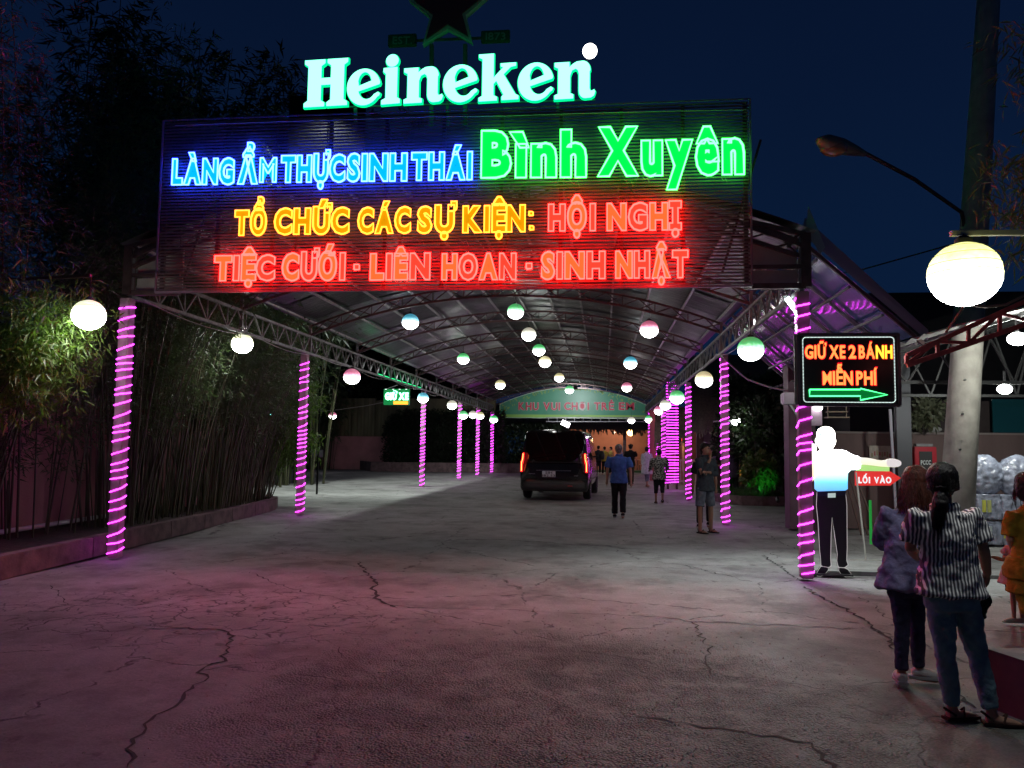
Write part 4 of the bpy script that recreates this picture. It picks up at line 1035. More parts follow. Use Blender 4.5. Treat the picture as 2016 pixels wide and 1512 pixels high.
for s in (-1, 1):
    pts = [(.865, 1.36), (.915, 1.34), (.935, 1.19), (.965, 1.09), (.97, .80), (.905, .80), (.905, 1.0), (.875, 1.12)]
    b = MB(); b.prism([(s*x, z) for x, z in pts], lambda x, z, d: (x, d, z), .0, .12); o = b.build('tail_light', tail, van, bevel=.01)
    b = MB(); b.tube([(s*.892, -.008, 1.33), (s*.898, -.008, 1.19), (s*.935, -.008, 1.07), (s*.938, -.008, .83)], .010, 6); b.build('light_tube', tailc, o, smooth=True)
    b = MB()
    for (y0, y1) in ((.45, 1.7), (1.78, 3.0), (3.08, 3.75)):
        f = lambda z: (.955+(.88-.955)*(z-1.32)/(1.68-1.32))*VW+.004
        pz = [(y0, 1.25), (y1, 1.25), (y1-.03 if y1 < 3.5 else y1-.45, 1.72), (y0+.03, 1.72)]
        b = MB(); b.add([(s*f(z), y, z) for y, z in pz]+[(s*(f(z)-.03), y, z) for y, z in pz], [(0, 1, 2, 3), (7, 6, 5, 4), (0, 4, 5, 1), (1, 5, 6, 2), (2, 6, 7, 3), (3, 7, 4, 0)])
        b.build('side_window', glass, van)
    b = MB(); b.add([(s*.985, .4, .56), (s*.985, 4.3, .56), (s*.985, 4.3, .60), (s*.985, .4, .60), (s*1.005, .4, .56), (s*1.005, 4.3, .56), (s*1.005, 4.3, .60), (s*1.005, .4, .60)], [(0, 3, 2, 1), (4, 5, 6, 7), (0, 1, 5, 4), (1, 2, 6, 5), (2, 3, 7, 6), (3, 0, 4, 7)])
    b.build('side_moulding', blackp, van)
    b = MB(); b.tube([(s*.95, 3.75, 1.22), (s*1.08, 3.72, 1.24)], .03, 6); b.loft([((s*1.15, 3.72, 1.13), .09, .06), ((s*1.16, 3.72, 1.25), .10, .07), ((s*1.15, 3.72, 1.40), .08, .05)], 12); b.build('wing_mirror', blackp, van, smooth=True)
    for y in (1.0, 4.1):
        n = 28; b = MB()
        pr = [(.20, -.10), (.31, -.11), (.345, -.08), (.35, 0), (.345, .08), (.31, .11), (.20, .10)]
        vs = []; fs = []
        for i, (r, w) in enumerate(pr):
            for j in range(n): a = 2*math.pi*j/n; vs.append((s*.89+w, y+r*math.cos(a), .35+r*math.sin(a)))
        for i in range(len(pr)-1):
            for j in range(n): fs.append((i*n+j, i*n+(j+1) % n, (i+1)*n+(j+1) % n, (i+1)*n+j))
        b.add(vs, fs); wh = b.build('wheel', rubber, van, smooth=True)
        b = MB()
        for sp_ in range(7):
            a = 2*math.pi*sp_/7; b.bar((s*.97, y, .35), (s*.97, y+.2*math.cos(a), .35+.2*math.sin(a)), .035)
        b.tube([(s*.95, y, .35), (s*.99, y, .35)], .06, 12)
        b.tube([(s*.97, y+.205*math.cos(a), .35+.205*math.sin(a)) for a in [2*math.pi*q/24 for q in range(25)]], .018, 5)
        b.build('rim', rim, wh)
b = MB(); b.add([(-.55, 3.9, 1.75), (.55, 3.9, 1.75), (.8, 4.27, 1.38), (-.8, 4.27, 1.38)], [(0, 1, 2, 3)]); b.build('windscreen', glass, van)
b = MB(); b.box(-.33, .05, -.018, -.004, .665, .865-.03); pm_ = b.build('number_plate', mat('plate_white', (.55, .57, .6), .4), van, bevel=.004)
ptx = mat('plate_black', (.02, .02, .02), .5)
for s in (-.2, .0): pass
def local_text(parent, txt, x0, x1, z0, z1, y, m, bold=.02, name='plate_letter'):
    lay, wid = layout(txt, bold, 0, .06); rh = refh(bold); sx = (x1-x0)/wid; sz = (z1-z0)/(rh[3]-rh[2])
    for ch, ox in lay:
        if ch == ' ': continue
        vs, fs, _ = glyph(ch, bold); bq = MB(); bq.add([(x0+(v[0]+ox)*sx, y, z0+(v[1]-rh[2])*sz) for v in vs], fs); bq.build(name, m, parent)
local_text(van, '51H', -.24, -.04, .755, .825, -.021, ptx); local_text(van, '182.53', -.32, .04, .675, .74, -.021, ptx)
b = MB(); b.box(-.72, -.50, -.0, .06, .74, .765); b.build('badge', chrome, van)
b = MB(); b.box(.58, .70, -.0, .06, .70, .72); b.build('badge', chrome, van)
for z, w_ in ((1.085, .9), (.60, .95)):
    b = MB(); b.box(-w_, w_, .03, .05, z-.004, z+.004); b.build('panel_gap', blackp, van)
b = MB(); b.box(-.02, .02, 1.2, 1.5, 2.0, 2.06); b.build('roof_antenna', blackp, van)
van.location = (-1.44, 23.35, 0.0); van.rotation_euler = (0, 0, R_(-3.2)); van.scale = (1.03, 1, 1.03)

# parked red car deep in the side yard on the left
def car(label, loc, rot, m):
    c = thing('parked_car', label, 'car', (0, 0, 0))
    pr = [(-2.1, .35), (-2.15, .7), (-1.9, .95), (-1.3, 1.0), (-.75, 1.42), (.6, 1.46), (1.3, 1.05), (1.95, .95), (2.15, .75), (2.1, .35)]
    b = MB(); ws = [.78, .86, .86, .84, .64, .64, .82, .84, .82, .76]; n = len(pr)
    for s_ in (0,):
        vs = [(-w, y, z) for (y, z), w in zip(pr, ws)]+[(w, y, z) for (y, z), w in zip(pr, ws)]
        b.add(vs, [tuple(range(n)), tuple(range(2*n-1, n-1, -1))]+[(i, n+i, n+(i+1) % n, (i+1) % n) for i in range(n)])
    b.build('body', m, c, bevel=.05)
    b = MB()
    for s in (-1, 1): b.add([(s*.80, -1.1, 1.02), (s*.80, 1.1, 1.05), (s*.665, .55, 1.38), (s*.665, -.7, 1.36)], [(0, 1, 2, 3)])
    b.build('windows', glass, c)
    for s in (-1, 1):
        for y in (-1.35, 1.35):
            b = MB(); b.tube([(s*.70, y, .32), (s*.88, y, .32)], .32, 20); wq = b.build('wheel', rubber, c)
            b = MB(); b.tube([(s*.87, y, .32), (s*.895, y, .32)], .19, 10); b.build('rim', rim, wq)
    b = MB(); b.box(-.75, -.45, -2.17, -2.1, .72, .85); b.build('headlight', em('dim_headlight', (.7, .8, .8), .6), c)
    b = MB(); b.box(.45, .75, -2.17, -2.1, .72, .85); b.build('headlight', em('dim_headlight2', (.7, .8, .8), .6), c)
    c.location = loc; c.rotation_euler = (0, 0, rot); return c
car('dark red car parked behind the leaves left of the second post', G(540, 918), R_(70), mat('red_paint', (.16, .01, .015), .25, coat=1))

# ================================================================== BACK OF THE SIDE YARD
bf = thing('boundary_wall', 'pink wall with tall yellowish corrugated sheets across the back of the side yard', 'wall', (-14, 47.6, 0))
b = MB(); b.box(-40, -6.4, 47.6, 47.8, 0, 2.1); b.build('plaster_wall', pink, bf)
cy = mat('yellow_corrugated', (.15, .135, .07), .6, .2, noise=.35, nscale=2, stretch=(1, 1, .2))
for i in range(17):
    b = MB(); x0 = -32+i*1.5; n = 18; vs = []
    for j in range(n+1):
        x = x0+1.52*j/n; y = 47.55+.03*math.sin(j*math.pi*.75)+rng.uniform(0, .004); vs += [(x, y, 2.05), (x, y, 4.3+(.12 if i % 3 else 0))]
    b.add(vs, [(2*j, 2*j+2, 2*j+3, 2*j+1) for j in range(n)]); b.build('metal_sheet', cy, bf, smooth=True)
kb = thing('yard_kerb', 'long dark red kerb at the foot of the back wall and hedge', 'kerb', (-14, 46.6, 0))
pth = [G(500, 921), G(600, 922), G(700, 923), G(730, 928), G(800, 929), G(900, 930), G(1000, 931), G(1025, 931)]
for a, c in zip(pth[:-1], pth[1:]):
    b = MB(); b.add([a, c, c+Vector((0, .25, 0)), a+Vector((0, .25, 0))]+[q+Vector((0, 0, .55)) for q in (a, c, c+Vector((0, .25, 0)), a+Vector((0, .25, 0)))], [(0, 3, 2, 1), (4, 5, 6, 7), (0, 1, 5, 4), (1, 2, 6, 5), (2, 3, 7, 6), (3, 0, 4, 7)])
    b.build('kerb_stone', kerb_m, kb, bevel=.01)
hd = thing('hedge', 'big dark clipped hedge in front of the back wall, right of the third left post', 'hedge', (-10, 46.4, 0))
a, c = P(752, 915, 46.4), P(985, 812, 46.4)
cen = []; dirs = []
for i in range(5200):
    x = rng.uniform(a.x, c.x+.3); z = rng.uniform(.3, c.z+.1); y = 46.2+rng.uniform(0, 1.0)
    if (x-a.x) < .8 and z > c.z-.8+(x-a.x): continue
    cen.append((x, y, z)); dirs.append((rng.uniform(-1, 1), rng.uniform(-1, 0), rng.uniform(-.3, 1)))
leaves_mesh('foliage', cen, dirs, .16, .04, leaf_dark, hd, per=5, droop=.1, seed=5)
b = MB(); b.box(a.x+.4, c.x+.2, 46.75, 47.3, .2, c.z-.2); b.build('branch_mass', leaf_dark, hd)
h2 = thing('hedge', 'dark hedge between the last left post and the van', 'hedge', (-4.8, 49, 0)); cen = []; dirs = []
for i in range(1500): cen.append((rng.uniform(-6.6, -2.6), 48.8+rng.uniform(0, .6), rng.uniform(.2, 3.0))); dirs.append((rng.uniform(-1, 1), rng.uniform(-1, 0), rng.uniform(-.3, 1)))
leaves_mesh('foliage', cen, dirs, .2, .05, leaf_dark, h2, per=6, droop=.1, seed=6)
for i, (px, lb) in enumerate([(560, 'bamboo clump at the far left of the back wall'), (625, 'tall pale bamboo lit by the pink lantern on the wire'), (690, 'bamboo clump between the wire lantern and the green sign')]):
    q = G(px, 918)
    bamboo(q.x, 46.6, 1.5, .4, 70, 6.5, (0, 0, 0), lb, 90+i, z0=0, rad=.022, leafn=22, leaf=(.3, .03), group='bamboo clumps along the back wall', leaf_from=.35, spread=.6, lm=leaf_m)
q = G(795, 925)
# small green sign hanging by the third left post
gs = thing('led_sign', 'small green LED sign with orange strip hanging left of the third left post', 'sign', (-8, 28.5, 2.9))
a, c = P(755, 797, 28.5), P(806, 766, 28.5); b = MB(); b.box(a.x, c.x, 28.5, 28.6, a.z, c.z); b.build('panel', em('green_board', (0, .25, .06), .5), gs)
gw = em('green_white_letters', (.35, 1.5, .8), 5)
word('GIỮ XE', 758, 804, 787.5, 787.5, 773, 28.48, gs, gw, bold=.06, depth=.01, pname='letter', gap=.03)
a, c = P(775, 796, 28.5), P(803, 790, 28.5); b = MB(); b.box(a.x, c.x, 28.47, 28.5, a.z, c.z); b.build('orange_strip', em('orange_strip', (1, .25, .02), 3), gs)
b = MB()
for px in (760, 774, 787, 800):
    q = P(px, 766.5, 28.5); b.box(q.x-.03, q.x+.03, 28.47, 28.5, q.z-.01, q.z+.01)
b.build('led_dots', wl, gs)['kind'] = 'stuff'
b = MB(); b.bar(P(760, 766, 28.5), P(783, 758, 28.5), .02); b.build('hanger', steel, gs)
b = MB(); b.tube([(XL-.05, 22.8, 3.66), (XL-.05, 28.3, 3.66)], .03, 6); tag(b.build('green_tube_light', em('green_tube', (0, 1, .3), 1.6)), 'thin green light tube along the bottom of the left truss', 'tube light')
# little cyan lamp deep left
q = P(530, 818, 46); b = MB(); b.sph(q, .13, 10, 8); tag(b.build('wall_lamp', em('cyan_lamp', (.3, 1, .9), 6), smooth=True), 'tiny cyan lamp deep in the side yard left of the second post', 'lamp')
q = G(745, 915); b = MB(); b.box(q.x-.3, q.x+.3, 45.9, 46.2, .75, 1.2); tag(b.build('white_box', mat('white_box', (.5, .5, .5), .6), bevel=.03), 'small white box on the kerb left of the hedge', 'box')

# ================================================================== THATCHED RESTAURANT at the far end
straw = mat('straw', (.13, .105, .075), .9, col2=(.06, .05, .038), nscale=6, stretch=(3, 3, .4))
def thatch(name, parent, quads, n, L, seed, thick=.02):
    rs = random.Random(seed); b = MB()
    for (a, b_, c, d) in quads:      # a,b_ eave ends; c,d ridge ends (c above b_)
        a, b_, c, d = map(Vector, (a, b_, c, d)); b.add([a+Vector((0, 0, -.05)), b_+Vector((0, 0, -.05)), c+Vector((0, 0, -.05)), d+Vector((0, 0, -.05))], [(0, 1, 2, 3)])
        nrm = (b_-a).cross(d-a).normalized()
        if nrm.z < 0: nrm = -nrm
        for i in range(n):
            u, v = rs.random(), rs.random()**1.2
            p = a.lerp(b_, u).lerp(d.lerp(c, u), v); dn = (a-d).lerp(b_-c, u).normalized()
            e = p+dn*L*rs.uniform(.5, 1)+Vector((rs.uniform(-.06, .06), 0, rs.uniform(-.12, .02))); w = (b_-a).normalized()*thick*rs.uniform(.5, 1.3)
            o = nrm*rs.uniform(0, .06); b.add([p+o-w, p+o+w, e+o*.3+w*.4, e+o*.3-w*.4], [(0, 1, 2, 3)])
    o = b.build(name, straw, parent); o['kind'] = 'stuff'; return o
orange = mat('orange_plaster', (.34, .15, .105), .85, noise=.12, nscale=1.5)
rs_ = thing('restaurant', 'long thatched restaurant with warm orange wall at the far end', 'building', (2, 55, 0))
b = MB(); b.box(-4, 3.6, 55.2, 55.4, 0, 3.4); b.build('back_wall', orange, rs_)
thatch('thatch_roof', rs_, [((-9, 51.6, 2.75), (3.9, 51.6, 2.75), (3.9, 54.5, 4.6), (-9, 54.5, 4.6))], 1500, .9, 3, .05)
b = MB(); 
for x in (-4, -1.2, 1.4, 3.6): b = MB(); b.box(x-.1, x+.1, 51.9, 52.1, 0, 2.8); b.build('column', steel_brown, rs_)
b = MB(); b.box(-4, 3.7, 51.5, 51.9, .0, .12); b.build('step', kerb_m, rs_)
lamp('warm_room_lamp', (1.0, 53.4, 2.6), 120, (1, .66, .42), .15, parent=rs_)
lamp('warm_room_lamp', (-1.5, 53.4, 2.6), 80, (1, .66, .42), .15, parent=rs_)
ho = em('warm_lamp', (1, .62, .22), 9)
for (px, py, Yv, r, lb) in [(1241, 851, 53, .22, 'warm glowing lamp hanging inside the far restaurant'), (1208, 852, 53.5, .12, 'small dark hanging pot lamp left of the warm lamp'), (1263, 855, 53.5, .12, 'small dark hanging pot lamp right of the warm lamp')]:
    q = P(px, py, Yv); t = thing('pendant_lamp', lb, 'lamp', q); b = MB(); b.sph(q, r, 14, 10, (1, 1, 1.15)); b.build('lamp_shade', ho if r > .2 else blackp, t, smooth=True)
    b = MB(); b.tube([q+Vector((0, 0, r)), q+Vector((0, 0, r+.7))], .012, 4); b.build('cord', cordm, t)
b = MB(); b.box(-9, 4.2, 50.2, 51.3, 0, .1); o = b.build('grass_strip', mat('grass_green', (.04, .09, .03), .9, noise=.4, nscale=20)); tag(o, kind='structure')
# long white tube lamp above the van
q = P(1110, 833, 46); t = thing('tube_lamp', 'tilted bright white lamp glowing just above the van roof', 'lamp', q); b = MB(); b.tube([P(1106, 831, 46), P(1121, 838, 46)], .15, 10); b.build('lamp_tube', em('white_tube', (1, .95, 1), 9), t, smooth=True)
b = MB(); b.bar(P(1075, 822, 46.5), P(1275, 822, 46.5), .05); b.bar(P(1075, 830, 46.5), P(1275, 830, 46.5), .05)
for i in range(12): b.bar(P(1080+i*17, 822, 46.5), P(1080+i*17, 830, 46.5), .04)
tag(b.build('cross_truss', steel), 'grey lattice beam right under the green arched banner', 'beam')

# ================================================================== HUT WITH THATCH on the right
ht = thing('thatched_hut', 'large hut with drooping thatch roof right of the driveway', 'building', (6, 30, 0))
def PP(x, y, Y_): return tuple(P(x, y, Y_))
thatch('thatch_roof', ht, [(PP(1355, 832, 26), PP(1560, 815, 26), PP(1600, 690, 31), PP(1345, 700, 31))], 2600, 1.1, 8, .03)
thatch('thatch_skirt', ht, [(PP(1290, 858, 36), PP(1352, 852, 36), PP(1352, 800, 37), PP(1290, 800, 37))], 500, .8, 9, .03)
wallm = mat('hut_wall', (.42, .34, .33), .85, noise=.15, nscale=2); brown = mat('brown_wood', (.09, .045, .035), .6, noise=.3, nscale=6)
def wallq(name, x0, x1, ytop, ybot, Y_, m, th=.15):
    a, c = P(x0, ybot, Y_), P(x1, ytop, Y_); b = MB(); b.box(a.x, c.x, Y_, Y_+th, 0, c.z); return b.build(name, m, ht)
wallq('wall', 1385, 1413, 826, 985, 27.2, wallm); wallq('wall', 1372, 1385, 826, 985, 27.0, brown); wallq('wall', 1413, 1440, 826, 985, 27.0, brown)
wallq('wall', 1440, 1455, 826, 985, 26.9, brown); 
b = MB(); a, c = P(1325, 940, 37.5), P(1372, 850, 37.5); b.box(a.x-1, c.x+.3, 38.6, 38.7, 0, 3.4); b.build('inner_wall', orange, ht)
for i in range(3):
    x0 = 1330+i*13; a, c = P(x0, 930, 37.2), P(x0+4, 850, 37.2); b = MB(); b.box(a.x, c.x, 37.2, 37.25, .5, c.z); b.build('curtain', mat('curtain', (.5, .35, .28), .8), ht)
rl = thing('railing', 'low pinkish railing in front of the warm room', 'railing', (4.5, 34, 0))
a, c = P(1328, 935, 35), P(1375, 905, 35)
for i in range(9):
    x = a.x+(c.x-a.x)*i/8; b = MB(); b.bar((x, 35, 0), (x, 35, 1.05), .05); b.build('baluster', wallm, rl)
b = MB(); b.bar((a.x, 35, 1.05), (c.x, 35, 1.05), .07); b.bar((a.x, 35, .15), (c.x, 35, .15), .07); b.build('rail', wallm, rl)
for (px, lb) in ((1330, 'left of three warm lamps in the lit room behind the posts'), (1340, 'middle of three warm lamps in the lit room behind the posts'), (1350, 'right of three warm lamps in the lit room behind the posts')):
    q = P(px, 856, 36.6); b = MB(); b.sph(q, .2, 12, 8); tag(b.build('warm_lamp', em('warm_bulb', (1, .6, .25), 9), smooth=True), lb, 'lamp', 'three warm lamps in the lit room')
q = P(1343, 864, 36.4); b = MB(); b.sph(q, .12, 10, 8, (1, 1, .8)); tag(b.build('red_lantern', em('red_small', (1, .08, .03), 2), smooth=True), 'small red lantern under the three warm lamps', 'lantern')
q = P(1453, 831, 24.5); t = thing('wall_lamp', 'bright white lamp on a bracket beside the dark trees', 'lamp', q)
b = MB(); b.sph(q, .15, 16, 10, (1.3, .7, .7)); b.build('lamp_shade', em('white_shade', (.95, 1, .95), 30), t, smooth=True)
b = MB(); b.bar(q+Vector((0, .1, .05)), q+Vector((-.7, .3, .02)), .05); b.build('arm', steel, t)

# ================================================================== GARDEN right of the driveway
gp = thing('garden_bed', 'low round planter bed with grass in front of the dark garden', 'planter', (5, 20.5, 0))
a0 = [G(1398, 985), G(1432, 992), G(1460, 995), G(1500, 996), G(1545, 996)]
for p0, p1 in zip(a0[:-1], a0[1:]):
    b = MB(); dv = Vector((0, .2, 0)); b.add([p0, p1, p1+dv, p0+dv]+[q+Vector((0, 0, .26)) for q in (p0, p1, p1+dv, p0+dv)], [(0, 3, 2, 1), (4, 5, 6, 7), (0, 1, 5, 4), (1, 2, 6, 5), (2, 3, 7, 6), (3, 0, 4, 7)]); b.build('kerb_stone', kerb_m, gp, bevel=.01)
b = MB(); vs = [q+Vector((0, .19, .22)) for q in a0]+[q+Vector((.5, 6, .3)) for q in a0]; n = len(a0); b.add(vs, [(i, i+1, n+i+1, n+i) for i in range(n-1)]); b.build('soil', soil_m, gp)
cen = []; dirs = []
for i in range(4500):
    u = rng.random(); j = min(n-2, int(u*(n-1))); q = a0[j].lerp(a0[j+1], u*(n-1)-j); cen.append((q.x+rng.uniform(0, .2), q.y+rng.uniform(.25, 3), .23)); dirs.append((rng.uniform(-.3, .3), rng.uniform(-.3, .3), 1.2))
o = leaves_mesh('grass', cen, dirs, .12, .006, leaf_mat('grass_blade', (.05, .10, .03), (.03, .06, .02)), gp, per=4, droop=0, seed=4)
def bush(name, label, cat, c, rx, ry, rz, n, L, Wd, m, seed, trunk=True, group=None, per=5):
    rs = random.Random(seed); t = thing(name, label, cat, (c[0], c[1], 0), group); cen = []; dirs = []; bm_ = MB()
    subs = [(Vector(c)+Vector((rs.uniform(-1, 1)*rx*.7, rs.uniform(-1, 1)*ry*.7, rs.uniform(-1, 1)*rz*.7)), rs.uniform(.3, .55)) for _ in range(14)]
    for s_, q in subs: bm_.tube([(c[0]+rs.uniform(-.05, .05), c[1], max(0, c[2]-rz)-.0 if not trunk else 0), ((c[0]+s_.x)/2, (c[1]+s_.y)/2, (c[2]-rz*.3+s_.z)/2), s_], [.05*rx, .03*rx, .01], 5)
    for i in range(n):
        s_, q = subs[rs.randrange(14)]; d = Vector((rs.gauss(0, 1), rs.gauss(0, 1), rs.gauss(0, 1))).normalized(); r = q*rs.uniform(.6, 1)
        cen.append(s_+Vector((d.x*rx*r, d.y*ry*r, d.z*rz*r))); dirs.append(d+Vector((0, 0, .2)))
    bm_.build('stems', brown, t, smooth=True)['kind'] = 'stuff'
    leaves_mesh('foliage', cen, dirs, L, Wd, m, t, per=per, droop=.2, seed=seed); return t
c = P(1500, 905, 23.2); bush('shrub', 'small shrub lit bright green by a garden spotlight', 'shrub', (c.x, 23.2, .95), .50, .5, .42, 420, .2, .045, leaf_mat('broad_leaf', (.07, .12, .03), (.10, .08, .03)), 31)
c = P(1530, 915, 22.5); lamp('green_spot', (c.x-.2, 21.9, .32), 90, (.03, 1, .1), .04, 'SPOT', None, (c.x-.35, 23.1, .75), 48, .8)
gsp = thing('garden_spotlight', 'green garden spotlight on the grass below the lit shrub', 'spotlight', (c.x-.2, 21.6, .2)); b = MB(); b.tube([(c.x-.2, 21.5, .22), (c.x-.2, 21.62, .3)], .05, 8); b.build('housing', blackp, gsp)
for i, (px, py, Yv, rx, rz, lb) in enumerate([(1480, 850, 25.5, 1.1, .9, 'dark rounded tree behind the green lit shrub'), (1540, 830, 24.5, 1.2, 1.3, 'dark tree right of the green lit shrub by the brown pillar'), (1500, 780, 27, 1.5, .9, 'dark tree crown in front of the thatch roof')]):
    c = P(px, py, Yv); bush('garden_tree', lb, 'tree', (c.x, Yv, c.z), rx, rx*.8, rz, 1500, .2, .05, leaf_dark, 40+i, group='dark trees in the garden')
c = G(1500, 990)
q = G(1465, 975); t = thing('stone_table', 'small stone table and bench at the garden edge', 'table', (q.x, 24.3, 0)); b = MB(); b.box(q.x-.1, q.x+.75, 24.2, 24.7, .72, .8); b.build('table_top', wallm, t); b = MB(); b.box(q.x+.2, q.x+.5, 24.3, 24.6, 0, .72); b.build('leg', mat('stone', (.2, .18, .17), .9, noise=.4, nscale=8), t)
sw = thing('stone_wall', 'low rubble stone wall behind the young man and the right posts', 'wall', (5, 26, 0)); 
stn = mat('rubble', (.26, .22, .2), .9, noise=.4, nscale=6)
a, c = P(1430, 985, 25.6), P(1478, 985, 25.6)
for i in range(10):
    for j in range(4):
        x = a.x+(c.x-a.x)*(i+.5*(j % 2))/10; w = (c.x-a.x)/10; b = MB(); b.box(x+.01, x+w-.01, 25.6-rng.uniform(0, .04), 25.85, .05+j*.15, .05+j*.15+.14); b.build('stone', stn, sw, bevel=.015)
# warm glow of tables beyond the garden
wr = thing('dining_area', 'yellow lit dining corner seen between the posts and the garden', 'building', (6, 34, 0)); a, c = P(1438, 950, 34), P(1480, 885, 34)
b = MB(); b.box(a.x-.2, c.x+.3, 34.6, 34.7, 0, 2.2); b.build('back_wall', mat('ochre_wall', (.4, .26, .08), .8, noise=.4, nscale=5), wr)
b = MB(); b.box(a.x, c.x, 33.4, 34.0, .7, .75); b.build('counter', mat('counter', (.4, .33, .2), .5), wr)
for i in range(9):
    b = MB(); x = a.x+(c.x-a.x)*rng.random(); b.lathe((x, 33.7, .75), [(.06, 0), (.09, .12), (.05, .2)], 8); b.build('bowl', mat('dish_%d' % i, (.5, .4, rng.uniform(.1, .4)), .4), wr)
lamp('dining_lamp', (a.x+.7, 33.8, 2.1), 90, (1, .66, .25), .1, parent=wr)

# ================================================================== BROWN PILLAR, BOUNDARY WALL on the right
pw = mat('brown_plaster', (.155, .105, .10), .9, noise=.15, nscale=2, bump=.2, bscale=20, stretch=(1, 1, .35))
rw_ = thing('boundary_wall', 'brown rendered wall with lighter coping behind the stacked bottle packs', 'wall', (7, 16.9, 0))
a = P(1603, 1030, 16.9)
b = MB(); b.box(a.x, 14, 16.9, 17.1, 0, 1.93); b.build('wall_face', pw, rw_)
b = MB(); b.box(a.x, 14, 16.87, 17.13, 1.932, 1.97); b.build('coping', mat('coping', (.24, .2, .19), .9), rw_, bevel=.005)
pil = thing('pillar', 'dark purple brown square pillar left of the sign and the guard figure', 'pillar', (4.2, 16.6, 0)); a, c = P(1556, 1040, 16.4), P(1603, 700, 16.4)
b = MB(); b.box(a.x, c.x, 16.4, 16.85, 0, c.z); b.build('shaft', mat('pillar_paint', (.10, .05, .075), .6, noise=.2, nscale=4), pil, bevel=.01)
dr = thing('steel_post', 'dark steel post behind the right edge of the LED sign', 'post', (6, 16.4, 0)); a, c = P(1771, 1045, 16.3), P(1789, 640, 16.3)
b = MB(); b.box(a.x, c.x, 16.3, 16.45, 0, c.z+.2); b.build('shaft', mat('dark_post', (.07, .07, .08), .5, .4), dr)
a = P(1760, 1030, 16.2); b = MB(); b.bar((a.x+.05, 16.2, 0), (a.x-.02, 16.2, 2.4), .045); b.build('conduit', mat('conduit', (.35, .33, .4), .5), dr)
# dark building mass behind
bk = thing('shed_building', 'tall dark building with flat roof edge beyond the brown wall', 'building', (10, 21, 0)); a = P(1668, 577, 21)
b = MB(); b.box(a.x, 22, 21, 24, 0, a.z); b.build('wall', mat('black_sheet', (.012, .010, .011), .8, noise=.2), bk)
# lean-to polycarbonate roof catching the purple light
poly_m = mat('polycarbonate', (.03, .07, .22), .10, 0, spec=1.0, noise=.3, nscale=4, coat=1, bump=.5, bscale=4, stretch=(1, 5, 1))
lt = thing('lean_to_roof', 'sloping translucent bluish roof right of the canopy reflecting purple light', 'roof', (3.2, 13, 3.5))
NPN = 6
for i in range(NPN):
    for j in range(2):
        ya = 10.5+i*1.15; yb = ya+1.14; xa_, xb_ = (2.66, 3.30) if j == 0 else (3.30, 3.98); f = lambda x: 4.28-(x-2.66)*.92
        b = MB(); n = 5; vs = []
        for k_ in range(n+1):
            x = xa_+(xb_-xa_)*k_/n; vs += [(x, ya, f(x)+rng.uniform(0, .006)), (x, yb, f(x)+.008)]
        b.add(vs, [(2*k_, 2*k_+2, 2*k_+3, 2*k_+1) for k_ in range(n)]); b.build('roof_panel', poly_m, lt, smooth=True)
for i in range(7): y = 10.48+i*1.15; b = MB(); b.bar((2.6, y, 4.28), (4.05, y, 2.95), .045); b.build('rafter', steel_brown if i == 0 else steel, lt)
for i in range(4): x = 2.75+i*.4; b = MB(); b.bar((x, 10.45, 4.14-(x-2.66)*.92), (x, 17.4, 4.14-(x-2.66)*.92), .03); b.build('purlin', steel, lt)
b = MB(); b.add([(2.55, 10.42, 4.40), (4.08, 10.42, 2.98), (4.08, 10.40, 3.12), (2.6, 10.40, 4.6)], [(0, 1, 2, 3)]); b.build('front_flashing', mat('flashing', (.18, .18, .26), .4, .6), lt)
b = MB(); b.add([(2.60, 10.38, 4.42), (2.78, 10.38, 4.1), (2.84, 10.38, 4.2), (2.64, 10.38, 4.75)], [(0, 1, 2, 3)]); b.build('clear_corner', mat('clear_corner', (.25, .33, .36), .3), lt)
# projector/speaker box, hanging items
q = P(1552, 785, 14.5); t = thing('camera_box', 'small pale box on a bracket left of the LED sign', 'box', q); b = MB(); b.box(q.x-.12, q.x+.14, 14.3, 14.6, q.z-.1, q.z+.1); b.build('housing', mat('pale_box', (.5, .48, .55), .4), t, bevel=.02); b = MB(); b.bar((q.x, 14.45, q.z-.1), (q.x+.3, 14.6, q.z-.5), .04); b.build('bracket', steel, t)
q = P(1608, 815, 15.5); t = thing('wall_cabinet', 'pinkish white wall cabinet with a lit lamp below the LED sign', 'cabinet', q); b = MB(); b.box(q.x-.2, q.x+.1, 15.5, 15.7, q.z-.22, q.z+.2); b.build('cabinet_body', mat('cabinet', (.45, .35, .42), .6), t, bevel=.01); q2 = P(1610, 803, 15.4); b = MB(); b.sph(q2, .06, 10, 8, (1.5, 1, 1)); b.build('lamp_bulb', em('cab_bulb', (1, .95, 1), 8), t, smooth=True)
q = P(1648, 812, 14.8); t = thing('hanging_shelf', 'little two tier wooden shelf hanging under the LED sign', 'shelf', q); wd = mat('pale_wood', (.3, .24, .16), .6)
for dz_, w_ in ((0, .16), (-.1, .19)): b = MB(); b.box(q.x-w_, q.x+w_, 14.7, 14.95, q.z+dz_, q.z+dz_+.02); b.build('board', wd, t)
for s in (-1, 1): b = MB(); b.bar((q.x+s*.16, 14.8, q.z+.22), (q.x+s*.16, 14.8, q.z-.1), .012); b.build('hanger', wd, t)

# plant pot at the pillar
q = G(1548, 1012); t = thing('plant_pot', 'tall pale vase standing against the brown pillar', 'pot', (q.x-.05, 17.8, 0)); b = MB(); b.lathe((q.x-.05, 17.8, .3), [(.09, 0), (.12, .1), (.17, .45), (.2, .62), (.2, .66)], 18); b.build('vase', mat('vase', (.3, .24, .3), .5), t, smooth=True)
b = MB(); b.box(q.x-.25, q.x+.2, 17.6, 18.0, 0, .3); b.build('plinth', pw, t)

